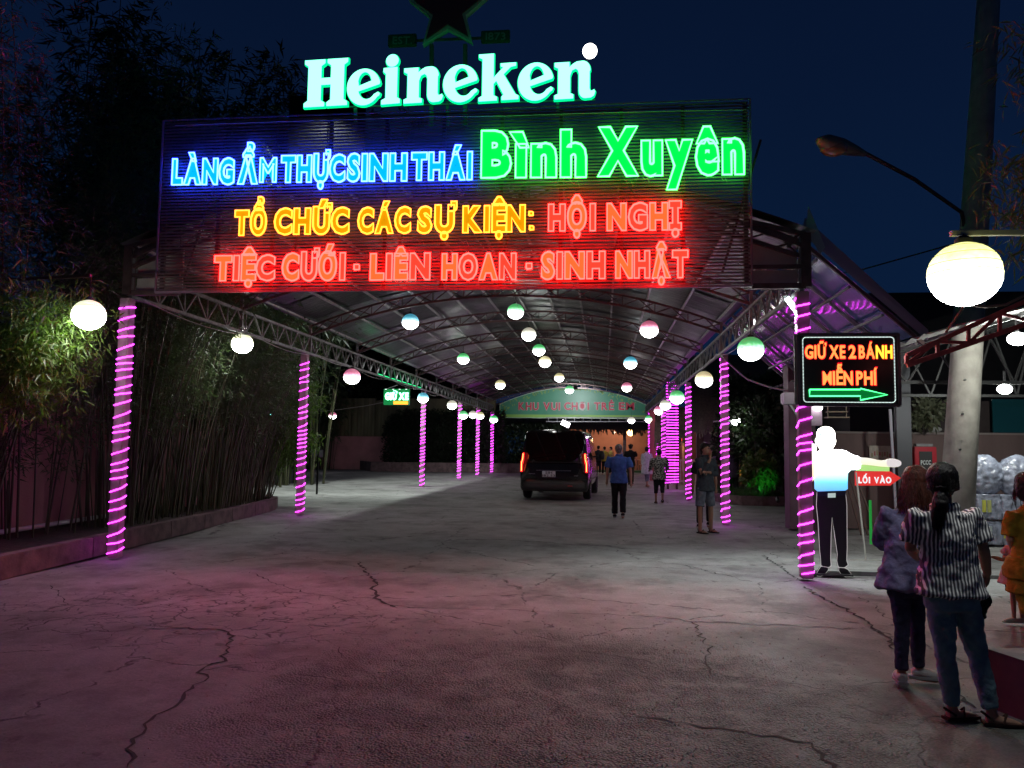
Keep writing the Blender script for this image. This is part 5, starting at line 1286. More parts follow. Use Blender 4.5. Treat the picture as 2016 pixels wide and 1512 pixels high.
# ================================================================== CONCRETE UTILITY POLE + STREET LAMP
YP = 11.6
conc = mat('pole_concrete', (.34, .32, .28), .9, noise=.18, nscale=5, bump=.3, bscale=30)
up = thing('utility_pole', 'thick tapering concrete utility pole leaning slightly right', 'pole', (5, YP, 0))
p0 = P(1884, 1000, YP); p1 = P(1946, 0, YP); ax = (p1-p0).normalized(); base = p0-ax*(p0.z/ax.z); topp = base+ax*(10.5/ax.z)
b = MB(); b.tube([base, base.lerp(topp, .33), base.lerp(topp, .66), topp], [.225, .195, .16, .125], 28, ang=0); b.build('shaft', conc, up, smooth=True)
for yy in (748, 815, 885):
    q = P(1900-(yy-748)*.07, yy, YP-.2); b = MB(); b.tube([q+Vector((0, .03, 0)), q-Vector((0, .012, 0))], .014, 8); b.build('bolt_hole', blackp, up)
sl_ = thing('street_lamp', 'unlit cobra head street lamp on a long thin arm', 'street lamp', (4.6, YP, 4.7))
a0_ = P(1893, 418, YP-.1); a1_ = P(1700, 300, YP-1.2)
b = MB(); b.tube([a0_+Vector((.1, .1, -.35)), a0_, a0_.lerp(a1_, .5)+Vector((0, 0, .06)), a1_], .028, 8); b.build('arm', steel_brown, sl_, smooth=True)
hA = P(1703, 303, YP-1.2); hB = P(1612, 276, YP-1.7); dd = (hB-hA)
b = MB(); b.tube([hA, hA+dd*.25, hA+dd*.55, hA+dd*.85, hB], [.04, .085, .125, .12, .05], 14, flat=.8); b.build('housing', mat('lamp_housing', (.16, .15, .13), .5, .3), sl_, smooth=True)
b = MB(); c_ = hA+dd*.70+Vector((0, -.02, -.06)); b.sph(c_, .13, 14, 10, (1.3, .8, .8)); b.build('glass_bowl', mat('amber_bowl', (.30, .16, .08), .15, coat=1), sl_, smooth=True)
b = MB(); b.tube([P(1480, 570, 14), P(1700, 530, 12.4), P(1885, 478, YP)], .012, 4); tag(b.build('service_wire', cordm), 'thin black wire sagging from the concrete pole to the canopy', 'wire')

# ================================================================== RIGHT SHED: red lit truss, sheet roof, lamps
sh = thing('shed_roof', 'open shed roof on the right edge with steel truss lit red at its end', 'roof', (5, 9.5, 2.7))
YT = 9.4
tu0, tu1 = P(1785, 700, YT), P(2030, 588, YT); tl0, tl1 = P(1785, 716, YT), P(2030, 634, YT)
tr_m = mat('neon_red_steel', (.42, .07, .08), .55, noise=.3, nscale=8)  # red neon spill put into the base colour of the truss
ext = 1.2
b = MB(); e1 = tu0+(tu1-tu0)*ext; e2 = tl0+(tl1-tl0)*ext; tu0_ = tu0+Vector((0, 0, .02)); b.bar(tu0, e1, .05); b.bar(tl0-Vector((0, 0, .02)), e2, .055)
for i in range(4):
    u0_, u1_ = i*.25, (i+1)*.25; A_ = tu0.lerp(tu1, u1_); B_ = tl0.lerp(tl1, u1_); b.bar(A_, B_, .035); C_ = tl0.lerp(tl1, u0_) if i % 2 == 0 else tu0.lerp(tu1, u0_); b.bar(C_, A_ if i % 2 == 0 else B_, .035)
b.bar(tu0, tl0, .04); b.build('truss', tr_m, sh)
b = MB(); b.tube([P(1862, 655, YT-.05)]+[P(x, y, YT-.1) for x, y in ((1900, 600), (1940, 604), (1980, 600), (2030, 575))], .015, 6); b.build('cable', mat('cable_red', (.2, .12, .12), .6), sh, smooth=True)
roofsh = mat('shed_sheet', (.38, .38, .37), .5, .4, noise=.25, nscale=3)
z_of = lambda x: 2.72+(x-3.5)*.28
for j in range(8):
    for i in range(4):
        xa_ = 3.75+i*1.5; xb_ = xa_+1.52; ya = 9.6+j*1.1; yb = ya+1.12
        b = MB(); n = 12; vs = []
        for k_ in range(n+1):
            y = ya+(yb-ya)*k_/n; zz = .02*math.sin(k_*math.pi*.5)+.01*(i % 2); vs += [(xa_, y, z_of(xa_)+.16+zz), (xb_, y, z_of(xb_)+.16+zz)]
        b.add(vs, [(2*k_, 2*k_+1, 2*k_+3, 2*k_+2) for k_ in range(n)]); b.build('roof_sheet', roofsh, sh, smooth=True)
for y in (12.4, 15.4):
    b = MB(); b.bar((3.6, y, 2.62), (10, y, 2.62), .05); b.bar((3.6, y, z_of(3.6)+.1), (10, y, z_of(10)+.1), .05)
    for i in range(8): x = 3.8+i*.75; b.bar((x, y, 2.62), (x+.37, y, z_of(x+.37)+.1), .03); b.bar((x+.37, y, z_of(x+.37)+.1), (x+.75, y, 2.62), .03)
    b.build('inner_truss', mat('dull_truss', (.045, .045, .045), .6, .2), sh)
for i in range(5): x = 4.3+i*1.1; b = MB(); b.bar((x, 9.6, z_of(x)+.12), (x, 18, z_of(x)+.12), .04); b.build('purlin', steel, sh)
for lx, ly, lz, pw_, lb in ((P(1978, 766, 13.8).x, 13.8, P(1978, 766, 13.8).z, 110, 'bright white lamp inside the shed, lower of the two on the right'), (P(2003, 667, 10.2).x, 10.2, P(2003, 667, 10.2).z, 90, 'bright white lamp under the shed truss at the right edge')):
    t = thing('shed_lamp', lb, 'lamp', (lx, ly, lz)); b = MB(); b.sph((lx, ly, lz), .09, 14, 10, (1.3, 1, .9)); o = b.build('bulb', em('shed_bulb', (.95, 1, .95), 12), t, smooth=True)
    lamp('bulb_light', (lx, ly-.0, lz-.14), pw_, (.95, 1.0, .93), .09, parent=t); b = MB(); b.bar((lx, ly, lz+.08), (lx, ly, lz+.3), .03); b.build('stem', steel, t)
# teal glass panel on top of the wall
a, c = P(1968, 852, 16.7), P(2060, 785, 16.7)
b = MB(); b.box(a.x, c.x, 16.95, 17.0, 1.98, c.z); t = b.build('tinted_window', mat('teal_glass', (.01, .06, .07), .06, spec=.8)); tag(t, 'dark teal glass pane standing on the brown wall at the right edge', 'window')
b = MB(); b.box(P(1785, 840, 16.95).x, a.x-.03, 17.02, 17.06, 1.98, 2.62); tag(b.build('dark_screen', mat('dark_screen', (.03, .02, .02), .8, noise=.2)), 'dark sheet screen above the brown wall behind the concrete pole', 'screen')
c = P(1832, 810, 16.5); bush('hanging_plant', 'pale leafy plant on the wall between the steel post and concrete pole', 'plant', (c.x, 16.6, c.z), .3, .15, .32, 170, .13, .04, leaf_mat('pale_leaf', (.16, .17, .11), (.08, .09, .05)), 61, trunk=False)
b = MB(); q = P(1855, 850, 16.6); b.sph((q.x, 16.95, 2.03), .1, 10, 8, (1.4, 1, .6)); tag(b.build('white_rock', mat('rock', (.4, .4, .38), .8), smooth=True), 'small pale lump on the wall coping under the hanging plant', 'rock')

# things on / before the wall
a, c = P(1712, 917, 16.85), P(1764, 878, 16.85)
ps = thing('poster', 'faded paper poster with reddish figures pinned on the brown wall', 'poster', (a.x, 16.85, a.z)); b = MB(); b.box(a.x, c.x, 16.85, 16.87, a.z, c.z); b.build('sheet', mat('poster_paper', (.42, .38, .33), .8, noise=.15, nscale=10), ps)
for i in range(9):
    x = a.x+.04+(c.x-a.x-.08)*i/9; b = MB(); zz = a.z+.17+rng.uniform(0, .05); b.box(x, x+.03, 16.843, 16.848, zz, zz+rng.uniform(.06, .12)); b.build('printed_figure', mat('ink_%d' % i, (.35, .12, .12) if i % 2 else (.3, .25, .15), .8), ps)
# fire box PCCC
a, c = P(1803, 955, 16.4), P(1844, 880, 16.4); redp = mat('fire_red', (.42, .015, .03), .35, coat=.3)
fb = thing('fire_cabinet', 'red fire hose cabinet with grey glass door reading PCCC', 'cabinet', (a.x, 16.4, a.z))
b = MB(); b.box(a.x, c.x, 16.4, 16.65, a.z-.1, c.z); b.build('cabinet_body', redp, fb, bevel=.012)
b = MB(); b.box(a.x-.30, a.x-.06, 16.45, 16.7, a.z-.1, c.z+.02); b.build('side_door', redp, fb, bevel=.01)
a2, c2 = P(1811, 928, 16.39), P(1835, 889, 16.39); b = MB(); b.box(a2.x, c2.x, 16.385, 16.4, a2.z, c2.z); b.build('glass_door', mat('grey_glass', (.06, .06, .06), .2), fb)
word('PCCC', 1813, 1833, 915, 915, 906, 16.38, fb, mat('white_letters', (.5, .55, .55), .6), bold=.04, depth=.002, gap=.03)
b = MB(); b.box(a.x+.05, c.x-.05, 16.45, 16.6, c.z+.01, c.z+.06); b.build('handle', steel, fb)
# LOI VAO arrow sign
YL = 12.0
lv = thing('arrow_sign', 'red arrow shaped entrance board with white letters on a thin leaning stand', 'sign', (3.8, YL, 0))
ar = [P(x, y, YL) for x, y in ((1684, 928), (1753, 928), (1774, 941), (1753, 956), (1684, 956))]
b = MB(); b.prism([(q.x, q.z) for q in ar], lambda x, z, d: (x, d, z), YL, YL+.03); b.build('arrow_board', em('red_board', (.8, .02, .015), .55, (.55, .03, .03)), lv)
ww_ = em('white_board_letter', (.8, .85, .9), .7, (.7, .7, .7))
word('LỐI', 1690, 1713, 951.5, 951.5, 939, YL-.006, lv, ww_, bold=.045, depth=.004); word('VÀO', 1721, 1755, 951.5, 951.5, 939, YL-.006, lv, ww_, bold=.045, depth=.004)
a, c = P(1686, 927, YL), P(1751, 915, YL); b = MB(); b.box(a.x, c.x, YL, YL+.02, a.z, c.z); b.build('green_strip', em('lime_strip', (.5, .9, .25), .5, (.4, .6, .2)), lv)
b = MB(); b.tube([P(1683, 925, YL), G(1700, 1050)+Vector((0, YL-G(1700, 1050).y, .0))], .012, 6)
g0 = P(1685, 930, YL); b = MB(); b.bar(g0, (g0.x+.13, YL+.05, 0.0), .02); b.bar((g0.x-.1, YL+.05, .012), (g0.x+.35, YL+.05, .012), .02); b.build('stand', mat('pale_stick', (.4, .38, .34), .6), lv)
a = P(1713, 985, 14); b = MB(); b.bar((a.x, 14, 0.02), (a.x, 14, a.z), .035); tag(b.build('green_stick', em('green_stick_glow', (.02, .5, .06), .35, (.05, .5, .1))), 'bright green upright stick beside the woman in the purple jacket', 'stick')  # stick given a faint glow of its own though it is no lamp
a = G(1670, 1045); b = MB()
for dx, hh in ((0, 1.35), (.12, 1.2), (.3, 1.0)): b.bar((a.x+dx, 15.6, 0), (a.x+dx-.25, 15.9, hh), .03)
tag(b.build('leaning_sticks', brown), 'dark sticks leaning on the wall behind the guard figure', 'sticks')
# concrete kerb line on the right ground
b = MB(); a, c = G(1600, 1142), G(2100, 1142); b.box(3.15, 9, 10.75, 10.95, -.02, .035); o = b.build('pavement_edge', mat('edge_conc', (.17, .165, .16), .9, noise=.2)); tag(o, kind='structure')

# ================================================================== BOTTLE PACKS
film = mat('shrink_film', (.24, .26, .33), .2, 0, spec=.8, noise=.35, nscale=9, bump=1.2, bscale=14, coat=.5)
def pack(cx, cy, z0, w, d, h, label, seed, top=False):
    rs = random.Random(seed); t = thing('bottle_pack', label, 'bottle pack', (cx, cy, z0), 'shrink wrapped bottle packs stacked by the wall')
    b = MB(); nx_, nz_ = 5, 1
    if top:
        b.sph((cx, cy, z0+h*.45), 1, 26, 16, (w*.60, d*.55, h*.55)); blob(b, 'film', film, t, .025, 2, .06, .07)
    else:
        b.box(cx-w/2+.02, cx+w/2-.02, cy-d/2, cy+d/2, z0+.02, z0+h-.02)
        for i in range(nx_): b.tube([(cx-w/2+w*(i+.5)/nx_, cy-d/2+.02, z0+.01), (cx-w/2+w*(i+.5)/nx_, cy-d/2+.02, z0+h*.7), (cx-w/2+w*(i+.5)/nx_, cy-d/2+.04, z0+h-.02)], [w*.1, w*.1, w*.05], 10)
        blob(b, 'film', film, t, .02, 2, .025, .05)
        for i in range(nx_):
            if rs.random() < .45:
                x = cx-w/2+w*(i+.5)/nx_; q = MB(); q.tube([(x, cy-d/2-.005, z0+h*.3), (x, cy-d/2-.005, z0+h*.75)], w*.085, 10)
                q.build('bottle_label', mat('label_%d' % seed, rs.choice([(.5, .5, .08), (.08, .12, .4), (.45, .5, .5), (.4, .42, .15)]), .4), t)
    return t
rows = ['bottom', 'middle', 'top']
YK = 14.6
xk = P(1912, 1000, YK).x
for r in range(3):
    for c_ in range(4):
        zc_ = [0.0, .43, .88][r]; hh = [.43, .45, .66][r]
        if r == 2 and c_ == 3: continue
        w_ = .42 if r < 2 else .56
        lab = 'shrink wrapped bottle pack, %s row, %s' % (rows[r], ['next to the concrete pole', 'second from the concrete pole', 'third from the concrete pole', 'at the right edge'][c_])
        pack(xk+.21+c_*w_, YK, zc_, w_, .36, hh, lab, r*10+c_, top=(r == 2))

# ================================================================== PLANTER bottom right
pr_ = thing('planter_box', 'dark red planter box with pale rim at the lower right corner', 'planter', (3.2, 5.4, 0))
A_, B_ = G(1948, 1312), G(2030, 1445)
top_h = .36
q1 = P(1948, 1290, G(1948, 1400).y)
v0 = Vector((3.05, 6.45, 0)); v1 = Vector((2.55, 4.0, 0)); v2 = Vector((4.6, 4.0, 0)); v3 = Vector((4.8, 6.45, 0))
v0 = G(1946, 1392); v0.z = 0; v1 = v0+Vector((.52, -1.6, 0)); v3 = v0+Vector((1.9, .25, 0)); v2 = v1+Vector((1.6, 0, 0))
def ring(k_, z): c_ = (v0+v1+v2+v3)/4; return [Vector((c_.x+(v.x-c_.x)*k_, c_.y+(v.y-c_.y)*k_, z)) for v in (v0, v1, v2, v3)]
b = MB(); b.add(ring(1, 0)+ring(1, .36), [(0, 1, 5, 4), (1, 2, 6, 5), (2, 3, 7, 6), (3, 0, 4, 7)]); b.build('side_wall', mat('maroon', (.10, .02, .03), .7, noise=.2), pr_)
b = MB(); b.add(ring(1.005, .36)+ring(.86, .362)+ring(.86, .30), [(0, 1, 5, 4), (1, 2, 6, 5), (2, 3, 7, 6), (3, 0, 4, 7), (4, 5, 9, 8), (5, 6, 10, 9), (6, 7, 11, 10), (7, 4, 8, 11)]); b.build('rim', mat('rim_conc', (.22, .21, .2), .9, noise=.2), pr_)
b = MB(); b.add(ring(.87, .31), [(0, 1, 2, 3)]); b.build('soil', soil_m, pr_)
cc = (v0*2+v1+v2+v3)/5; b = MB()
for i in range(40): b.sph((v0.x+rng.uniform(.25, .9), v0.y-rng.uniform(.0, .7), .35+rng.uniform(0, .05)), rng.uniform(.015, .03), 6, 5)
b.build('pink_pebbles', mat('pebble_pink', (.35, .18, .18), .7), pr_)['kind'] = 'stuff'

# ================================================================== PEOPLE
skin = mat('skin', (.36, .20, .135), .55, noise=.06, nscale=20); skin_dark = mat('skin_tan', (.24, .125, .08), .55)
def hairm(name, c): return mat(name, c, .5, spec=.25, noise=.4, nscale=60, stretch=(1, 1, .12), bump=.5, bscale=120)
hair_black = hairm('black_hair', (.007, .006, .006)); hair_brown = hairm('brown_hair', (.075, .022, .014)); hair_grey = hairm('grey_hair', (.16, .15, .14))
def cloth(name, c, c2=None, n=.18): return mat(name, c, .9, noise=n if not c2 else 0, col2=c2, nscale=14, bump=.35, bscale=45, spec=.2)
def figure(label, J, h, sk, hairmat, garments, vox=.014, group=None, face=True, hair='short', facing=None, shoes=None, barefoot=False, hand_n=True, extra_hair=0, seed=1):
    """J: joints (world Vectors): head, neck, chest, waist, hip, shL, shR, elL, elR, wrL, wrR, hipL, hipR, knL, knR, anL, anR; facing: unit vector of the look"""
    t = thing('person', label, 'person', (J['hip'].x, J['hip'].y, 0), group)
    fc = (facing or Vector((0, 1, 0))).normalized(); fl = Vector((fc.x, fc.y, 0)).normalized(); rt = Vector((fl.y, -fl.x, 0))
    bd = J.get('body', fl); br = Vector((bd.y, -bd.x, 0)); ang = math.atan2(br.y, br.x)
    s = h
    b = MB()
    hc = J['head']
    # skull and face
    def he(off, r, sc=(1, 1, 1)):
        b.sph(hc+rt*off[0]*s+fl*off[1]*s+Vector((0, 0, off[2]*s)), r*s, 16, 12, sc)
    he((0, -.008, .012), .052, (.92, 1.06, 1.05)); he((0, .008, -.016), .043, (.92, 1.0, 1.15)); he((0, .022, -.042), .024, (1, 1, .8))
    if face:
        b.tube([hc+fl*.048*s+Vector((0, 0, .004*s)), hc+fl*.062*s+Vector((0, 0, -.014*s))], [.005*s, .0085*s], 8)
        for q in (-1, 1): he((q*.048, -.003, -.006), .010, (.5, .8, 1.3)); he((q*.0, .045, -.031), .008, (1.5, .7, .5))
    b.tube([J['neck']-Vector((0, 0, .03*s)), J['neck']+Vector((0, 0, .02*s)), hc+Vector((0, 0, -.03*s))-fl*.006*s], [.034*s, .030*s, .031*s], 14)
    b.loft([(J['hip']-Vector((0, 0, .03*s)), .074*s, .050*s, ang), (J['waist'], .058*s, .042*s, ang), (J['chest'], .068*s, .046*s, ang), ((J['shL']+J['shR'])/2, .078*s, .034*s, ang), (J['neck']-Vector((0, 0, .012*s)), .040*s, .034*s, ang)], 20)
    for q in 'LR':
        sh, el, wr = J['sh'+q], J['el'+q], J['wr'+q]
        b.tube([sh, sh.lerp(el, .45), el, el.lerp(wr, .35), wr], [.024*s, .024*s, .0215*s, .0225*s, .0155*s], 14)
        d = (wr-el).normalized(); cur = J.get('hand'+q, d).normalized()
        side = d.cross(br).normalized() if abs(d.dot(br)) < .9 else Vector((0, 0, 1))
        pal = wr+cur*.035*s
        b.tube([wr, wr+cur*.02*s, pal, wr+cur*.055*s], [.014*s, .019*s, .021*s, .018*s], 12, up=side, flat=.62)
        wdir = cur.cross(side).normalized(); wdir = side if vox > .011 else side
        lens = [.036, .043, .040, .032]
        for fi in range(4):
            o_ = (fi-1.5)*.0098*s; base = wr+cur*.05*s+wdir*o_
            bend = J.get('curl'+q, .35); k1 = base+cur*lens[fi]*.5*s; k2 = k1+(cur+br*(-1 if q == 'R' else 1)*bend*1.2-Vector((0, 0, .1))).normalized()*lens[fi]*.5*s
            b.tube([base, k1, k2], [.0058*s, .0052*s, .0042*s], 8)
        tb = wr+cur*.018*s-wdir*.016*s; tdir = (cur*.7-wdir*.7).normalized(); b.tube([tb, tb+tdir*.02*s, tb+tdir*.022*s+cur*.016*s], [.0068*s, .006*s, .0048*s], 8)
    for q in 'LR':
        hp, kn, an = J['hip'+q], J['kn'+q], J['an'+q]
        b.tube([hp, hp.lerp(kn, .5), kn, kn.lerp(an, .32), an, an-Vector((0, 0, .02*s))], [.038*s, .033*s, .026*s, .0275*s, .019*s, .020*s], 16)
        td = J.get('toe'+q, fl).normalized(); f0 = Vector((an.x, an.y, .022*s))
        b.tube([f0-td*.022*s, f0+td*.02*s, f0+td*.065*s-Vector((0, 0, .006*s)), f0+td*.10*s-Vector((0, 0, .010*s))], [.019*s, .022*s, .020*s, .010*s], 12, flat=.8)
    blob(b, 'body', sk, t, vox if vox < .012 else .012, 3)
    if face and vox < .02:
        for q in (-1, 1):
            e_ = MB(); e_.sph(hc+rt*q*.019*s+fl*.0455*s+Vector((0, 0, .003*s)), .0062*s, 8, 6, (1.3, .8, .7)); e_.build('eye', eye_m, t, smooth=True)
            e_ = MB(); e_.tube([hc+rt*q*.009*s+fl*.050*s+Vector((0, 0, .013*s)), hc+rt*q*.030*s+fl*.043*s+Vector((0, 0, .014*s))], .0025*s, 5); e_.build('eyebrow', hairmat, t)
        e_ = MB(); e_.tube([hc-rt*.014*s+fl*.047*s-Vector((0, 0, .031*s)), hc+fl*.0535*s-Vector((0, 0, .0295*s)), hc+rt*.014*s+fl*.047*s-Vector((0, 0, .031*s))], .0032*s, 6); e_.build('lips', lip_m, t, smooth=True)
    # hair
    hb = MB()
    def hh(off, r, sc=(1, 1, 1)): hb.sph(hc+rt*off[0]*s+fl*off[1]*s+Vector((0, 0, off[2]*s)), r*s, 18, 14, sc)
    if hair == 'short': hh((0, -.014, .022), .055, (.96, 1.04, .98)); hh((0, -.026, -.004), .046, (1.0, .75, 1.0)); hh((0, .014, .042), .036, (1.1, 1, .6))
    elif hair == 'bob': hh((0, -.012, .02), .062, (.98, 1.05, 1.0)); hh((0, -.024, -.022), .058, (1.10, .82, 1.15)); hh((0, -.030, -.055), .052, (1.12, .62, .85))
    elif hair == 'tail':
        hh((0, -.010, .02), .059, (.96, 1.06, .98)); hh((0, -.028, -.01), .050, (1.0, .8, 1.05))
        tp = hc-fl*.055*s-Vector((0, 0, .035*s)); tx = J.get('tail', Vector((0, 0, -1)))
        hb.tube([tp+Vector((0, 0, .02*s)), tp, tp+tx*.05*s-fl*.012*s, tp+tx*.11*s-fl*.008*s, tp+tx*.16*s], [.030*s, .022*s, .030*s, .024*s, .007*s], 12)
    ho_ = blob(hb, 'hair', hairmat, t, max(vox*.8, .008), 2, .012 if vox < .012 else .006, .03)
    if extra_hair:
        rs = random.Random(seed); sb = MB()
        for i in range(extra_hair):
            a = rs.uniform(math.pi*.95, math.pi*2.05) if hair != 'bob' else rs.uniform(math.pi*.85, math.pi*2.15); zz = rs.uniform(-.03, .07)
            R0 = .060*s; rr_ = math.sqrt(max(.04, 1-(zz/.078)**2)) if zz > 0 else 1
            p = hc+Vector((0, 0, zz*s))+(rt*math.cos(a)*.96+fl*math.sin(a)*1.15)*R0*rr_*1.0-fl*.006*s
            if hair == 'bob':
                L_ = rs.uniform(.07, .135)*s; out = (rt*math.cos(a)+fl*math.sin(a))
                p1_ = p+Vector((0, 0, -L_*.5))+out*.010*s; p2_ = p1_+Vector((0, 0, -L_*.5))+out*rs.uniform(-.008, .02)*s+rt*rs.uniform(-.01, .01)*s
            else:
                tgt = hc-fl*.062*s-Vector((0, 0, .035*s)); p1_ = p.lerp(tgt, .45)+(p-hc).normalized()*.010*s; p2_ = p.lerp(tgt, .9)
            sb.tube([p, p1_, p2_], [.0016*s, .0016*s, .0006*s], 3, False)
        if hair == 'tail':
            for i in range(120):
                o_ = rt*rs.uniform(-.022, .022)*s+fl*rs.uniform(-.035, -.005)*s; q0 = tp+o_*.5; sb.tube([q0, q0+tx*.08*s+o_*.6, q0+tx*rs.uniform(.12, .2)*s+o_*.2], [.0016*s, .0014*s, .0006*s], 3, False)
        sb.build('hair_strands', hairmat, ho_, smooth=True)['kind'] = 'stuff'
    # garments
    for gname, gm, kw in garments:
        g_ = MB(); k = kw.get('fat', 1.0); w_ = kw.get('wr', .0)
        if kw['type'] == 'top':
            hem = kw.get('hem', .46); flare = kw.get('flare', 1.0); hemc = J['hip'].lerp(J['waist'], 0)*1.0; hz = J['hip'].z-(.50-hem)*s
            d_ = (J['hip']-J['waist']); hc2 = J['hip']+d_*((J['hip'].z-hz)/max(.01, -d_.z)) if hz < J['hip'].z else J['hip'].lerp(J['waist'], (hz-J['hip'].z)/max(.01, -d_.z))
            g_.loft([(hc2, .108*s*k*flare, .080*s*k*flare, ang), (J['hip'].lerp(J['waist'], .35), .100*s*k*(.5+.5*flare), .074*s*k, ang), (J['waist'], .086*s*k, .066*s*k, ang), (J['chest'], .094*s*k, .070*s*k, ang), ((J['shL']+J['shR'])/2+Vector((0, 0, .0*s)), .100*s*k, .052*s*k, ang), (J['neck']-Vector((0, 0, .016*s)), .052*s, .046*s, ang), (J['neck']+Vector((0, 0, kw.get('collar', .008)*s)), .037*s, .038*s, ang)], 28)
            sl = kw.get('sleeve', .8)
            for q in 'LR':
                sh, el, wr = J['sh'+q], J['el'+q], J['wr'+q]; dlt = (sh-(J['shL']+J['shR'])/2)*.12
                if sl <= 1: e_ = sh.lerp(el, sl); g_.tube([sh-dlt, sh.lerp(e_, .5), e_], [.039*s*k, .038*s*k, (.036+.004)*s*k], 18)
                else: e_ = el.lerp(wr, sl-1); g_.tube([sh-dlt, sh.lerp(el, .5), el, e_], [.040*s*k, .036*s*k, .031*s*k, .025*s*k], 18)
            if 'collar' in kw: g_.tube([J['neck']+(rt*math.cos(a)*.040+fl*math.sin(a)*.038)*s+Vector((0, 0, .006*s)) for a in [math.pi*2*i/20 for i in range(21)]], .010*s, 8)
        else:
            ln = kw.get('len', 2.0)   # 1 = knee, 2 = ankle
            g_.loft([(J['hip']-Vector((0, 0, .055*s)), .094*s*k, .074*s*k, ang), (J['hip'], .098*s*k, .076*s*k, ang), (J['hip'].lerp(J['waist'], .55), .084*s*k, .064*s*k, ang)], 28)
            tp_ = kw.get('taper', .030)
            for q in 'LR':
                hp, kn, an = J['hip'+q], J['kn'+q], J['an'+q]
                if ln <= 1.0: e_ = hp.lerp(kn, ln); g_.tube([hp, hp.lerp(e_, .5), e_], [.056*s*k, .052*s*k, .050*s*k], 20)
                else: e_ = kn.lerp(an, ln-1); g_.tube([hp, hp.lerp(kn, .5), kn, kn.lerp(e_, .35), e_], [.056*s*k, .048*s*k, .036*s*k, .037*s*k, tp_*s*k], 20)
        blob(g_, gname, gm, t, vox, 3, w_, kw.get('ws', .09))
    if shoes:
        sm, kind = shoes
        for q in 'LR':
            an = J['an'+q]; td = J.get('toe'+q, fl).normalized(); sd = Vector((td.y, -td.x, 0)); f0 = Vector((an.x, an.y, 0)); lz = J['an'+q].z-.045*s
            f0.z = max(0, lz); sb = MB()
            if kind == 'shoe':
                sb.tube([f0-td*.03*s+Vector((0, 0, .024*s)), f0+Vector((0, 0, .028*s)), f0+td*.05*s+Vector((0, 0, .022*s)), f0+td*.105*s+Vector((0, 0, .016*s))], [.022*s, .028*s, .026*s, .016*s], 12, flat=.9)
                so = blob(sb, 'shoe', sm, t, min(vox, .010), 2)
                sb = MB(); sb.prism([(-.045, -.022), (-.045, .022), (.06, .030), (.115, .018), (.115, -.018), (.06, -.030)], lambda a, c, d: tuple(f0+td*a*s+sd*c*s+Vector((0, 0, d))), .0, .014*s); sb.build('sole', kw_sole, so, bevel=.003)
            else:
                sb.prism([(-.035, -.022), (-.035, .022), (.06, .028), (.112, .016), (.112, -.016), (.06, -.028)], lambda a, c, d: tuple(f0+td*a*s+sd*c*s+Vector((0, 0, d))), .0, .012*s); so = sb.build('sandal', sm, t, bevel=.003)
                sb = MB(); sb.tube([f0+td*.03*s+sd*.026*s+Vector((0, 0, .01*s)), f0+td*.05*s+Vector((0, 0, .042*s)), f0+td*.03*s-sd*.026*s+Vector((0, 0, .01*s))], .005*s, 6)
                sb.tube([f0+sd*.022*s+Vector((0, 0, .02*s)), f0-td*.035*s+Vector((0, 0, .045*s)), f0-sd*.022*s+Vector((0, 0, .02*s))], .005*s, 6); sb.build('strap', sm, so)
    return t
eye_m = mat('eye_dark', (.02, .015, .012), .2); lip_m = mat('lips', (.22, .08, .07), .5); kw_sole = mat('sole', (.3, .3, .3), .7)
def stand(x, y, h, yaw=0.0, stride=0.0, armL=(0, 0), armR=(0, 0), lean=0, width=1.0, zb=0):
    """yaw 0 looks along +Y (away from the camera). armX = (forward swing of elbow, bend of forearm) radians"""
    c, s_ = math.cos(yaw), math.sin(yaw); f = Vector((-s_, c, 0)); r = Vector((c, s_, 0)); B = Vector((x, y, zb))
    def L(rr, ff, z): return B+r*rr*h+f*ff*h+Vector((0, 0, z*h))
    J = dict(head=L(0, .012+lean, .927), neck=L(0, lean*.9, .848), chest=L(0, lean*.6, .74), waist=L(0, lean*.3, .62), hip=L(0, 0, .515), body=f)
    for q, sg in (('L', -1), ('R', 1)):
        J['sh'+q] = L(sg*.112*width, lean*.8, .815); sw, bd = (armL if q == 'L' else armR)
        el = J['sh'+q]+(f*math.sin(sw)-Vector((0, 0, math.cos(sw)))+r*sg*.16)*.175*h; J['el'+q] = el
        J['wr'+q] = el+(f*math.sin(sw+bd)-Vector((0, 0, math.cos(sw+bd)))+r*sg*.04)*.15*h
        J['hip'+q] = L(sg*.048, 0, .50); k = stride*(-sg)
        J['kn'+q] = L(sg*.055, k*.5+.02*abs(stride)*5, .285); J['an'+q] = L(sg*.055, k, .045+(.03 if k < 0 else 0)); J['toe'+q] = f
    return J, f
blue = cloth('blue_shirt', (.045, .105, .32)); blackc = cloth('black_cloth', (.012, .012, .014)); 
# man in blue shirt
J, f = stand(.36, 18.05, 1.66, -.03, .07, (.15, .2), (-.1, .15), width=1.15)
figure('grey haired man in a bright blue shirt and black trousers walking away', J, 1.66, skin, hair_grey, [('trousers', blackc, dict(type='legs', len=1.95, fat=1.12, taper=.036, wr=.02)), ('shirt', blue, dict(type='top', hem=.46, sleeve=.75, fat=1.14, wr=.03, collar=.008))], .014, facing=f, shoes=(cloth('dark_shoe', (.03, .03, .03)), 'shoe'))
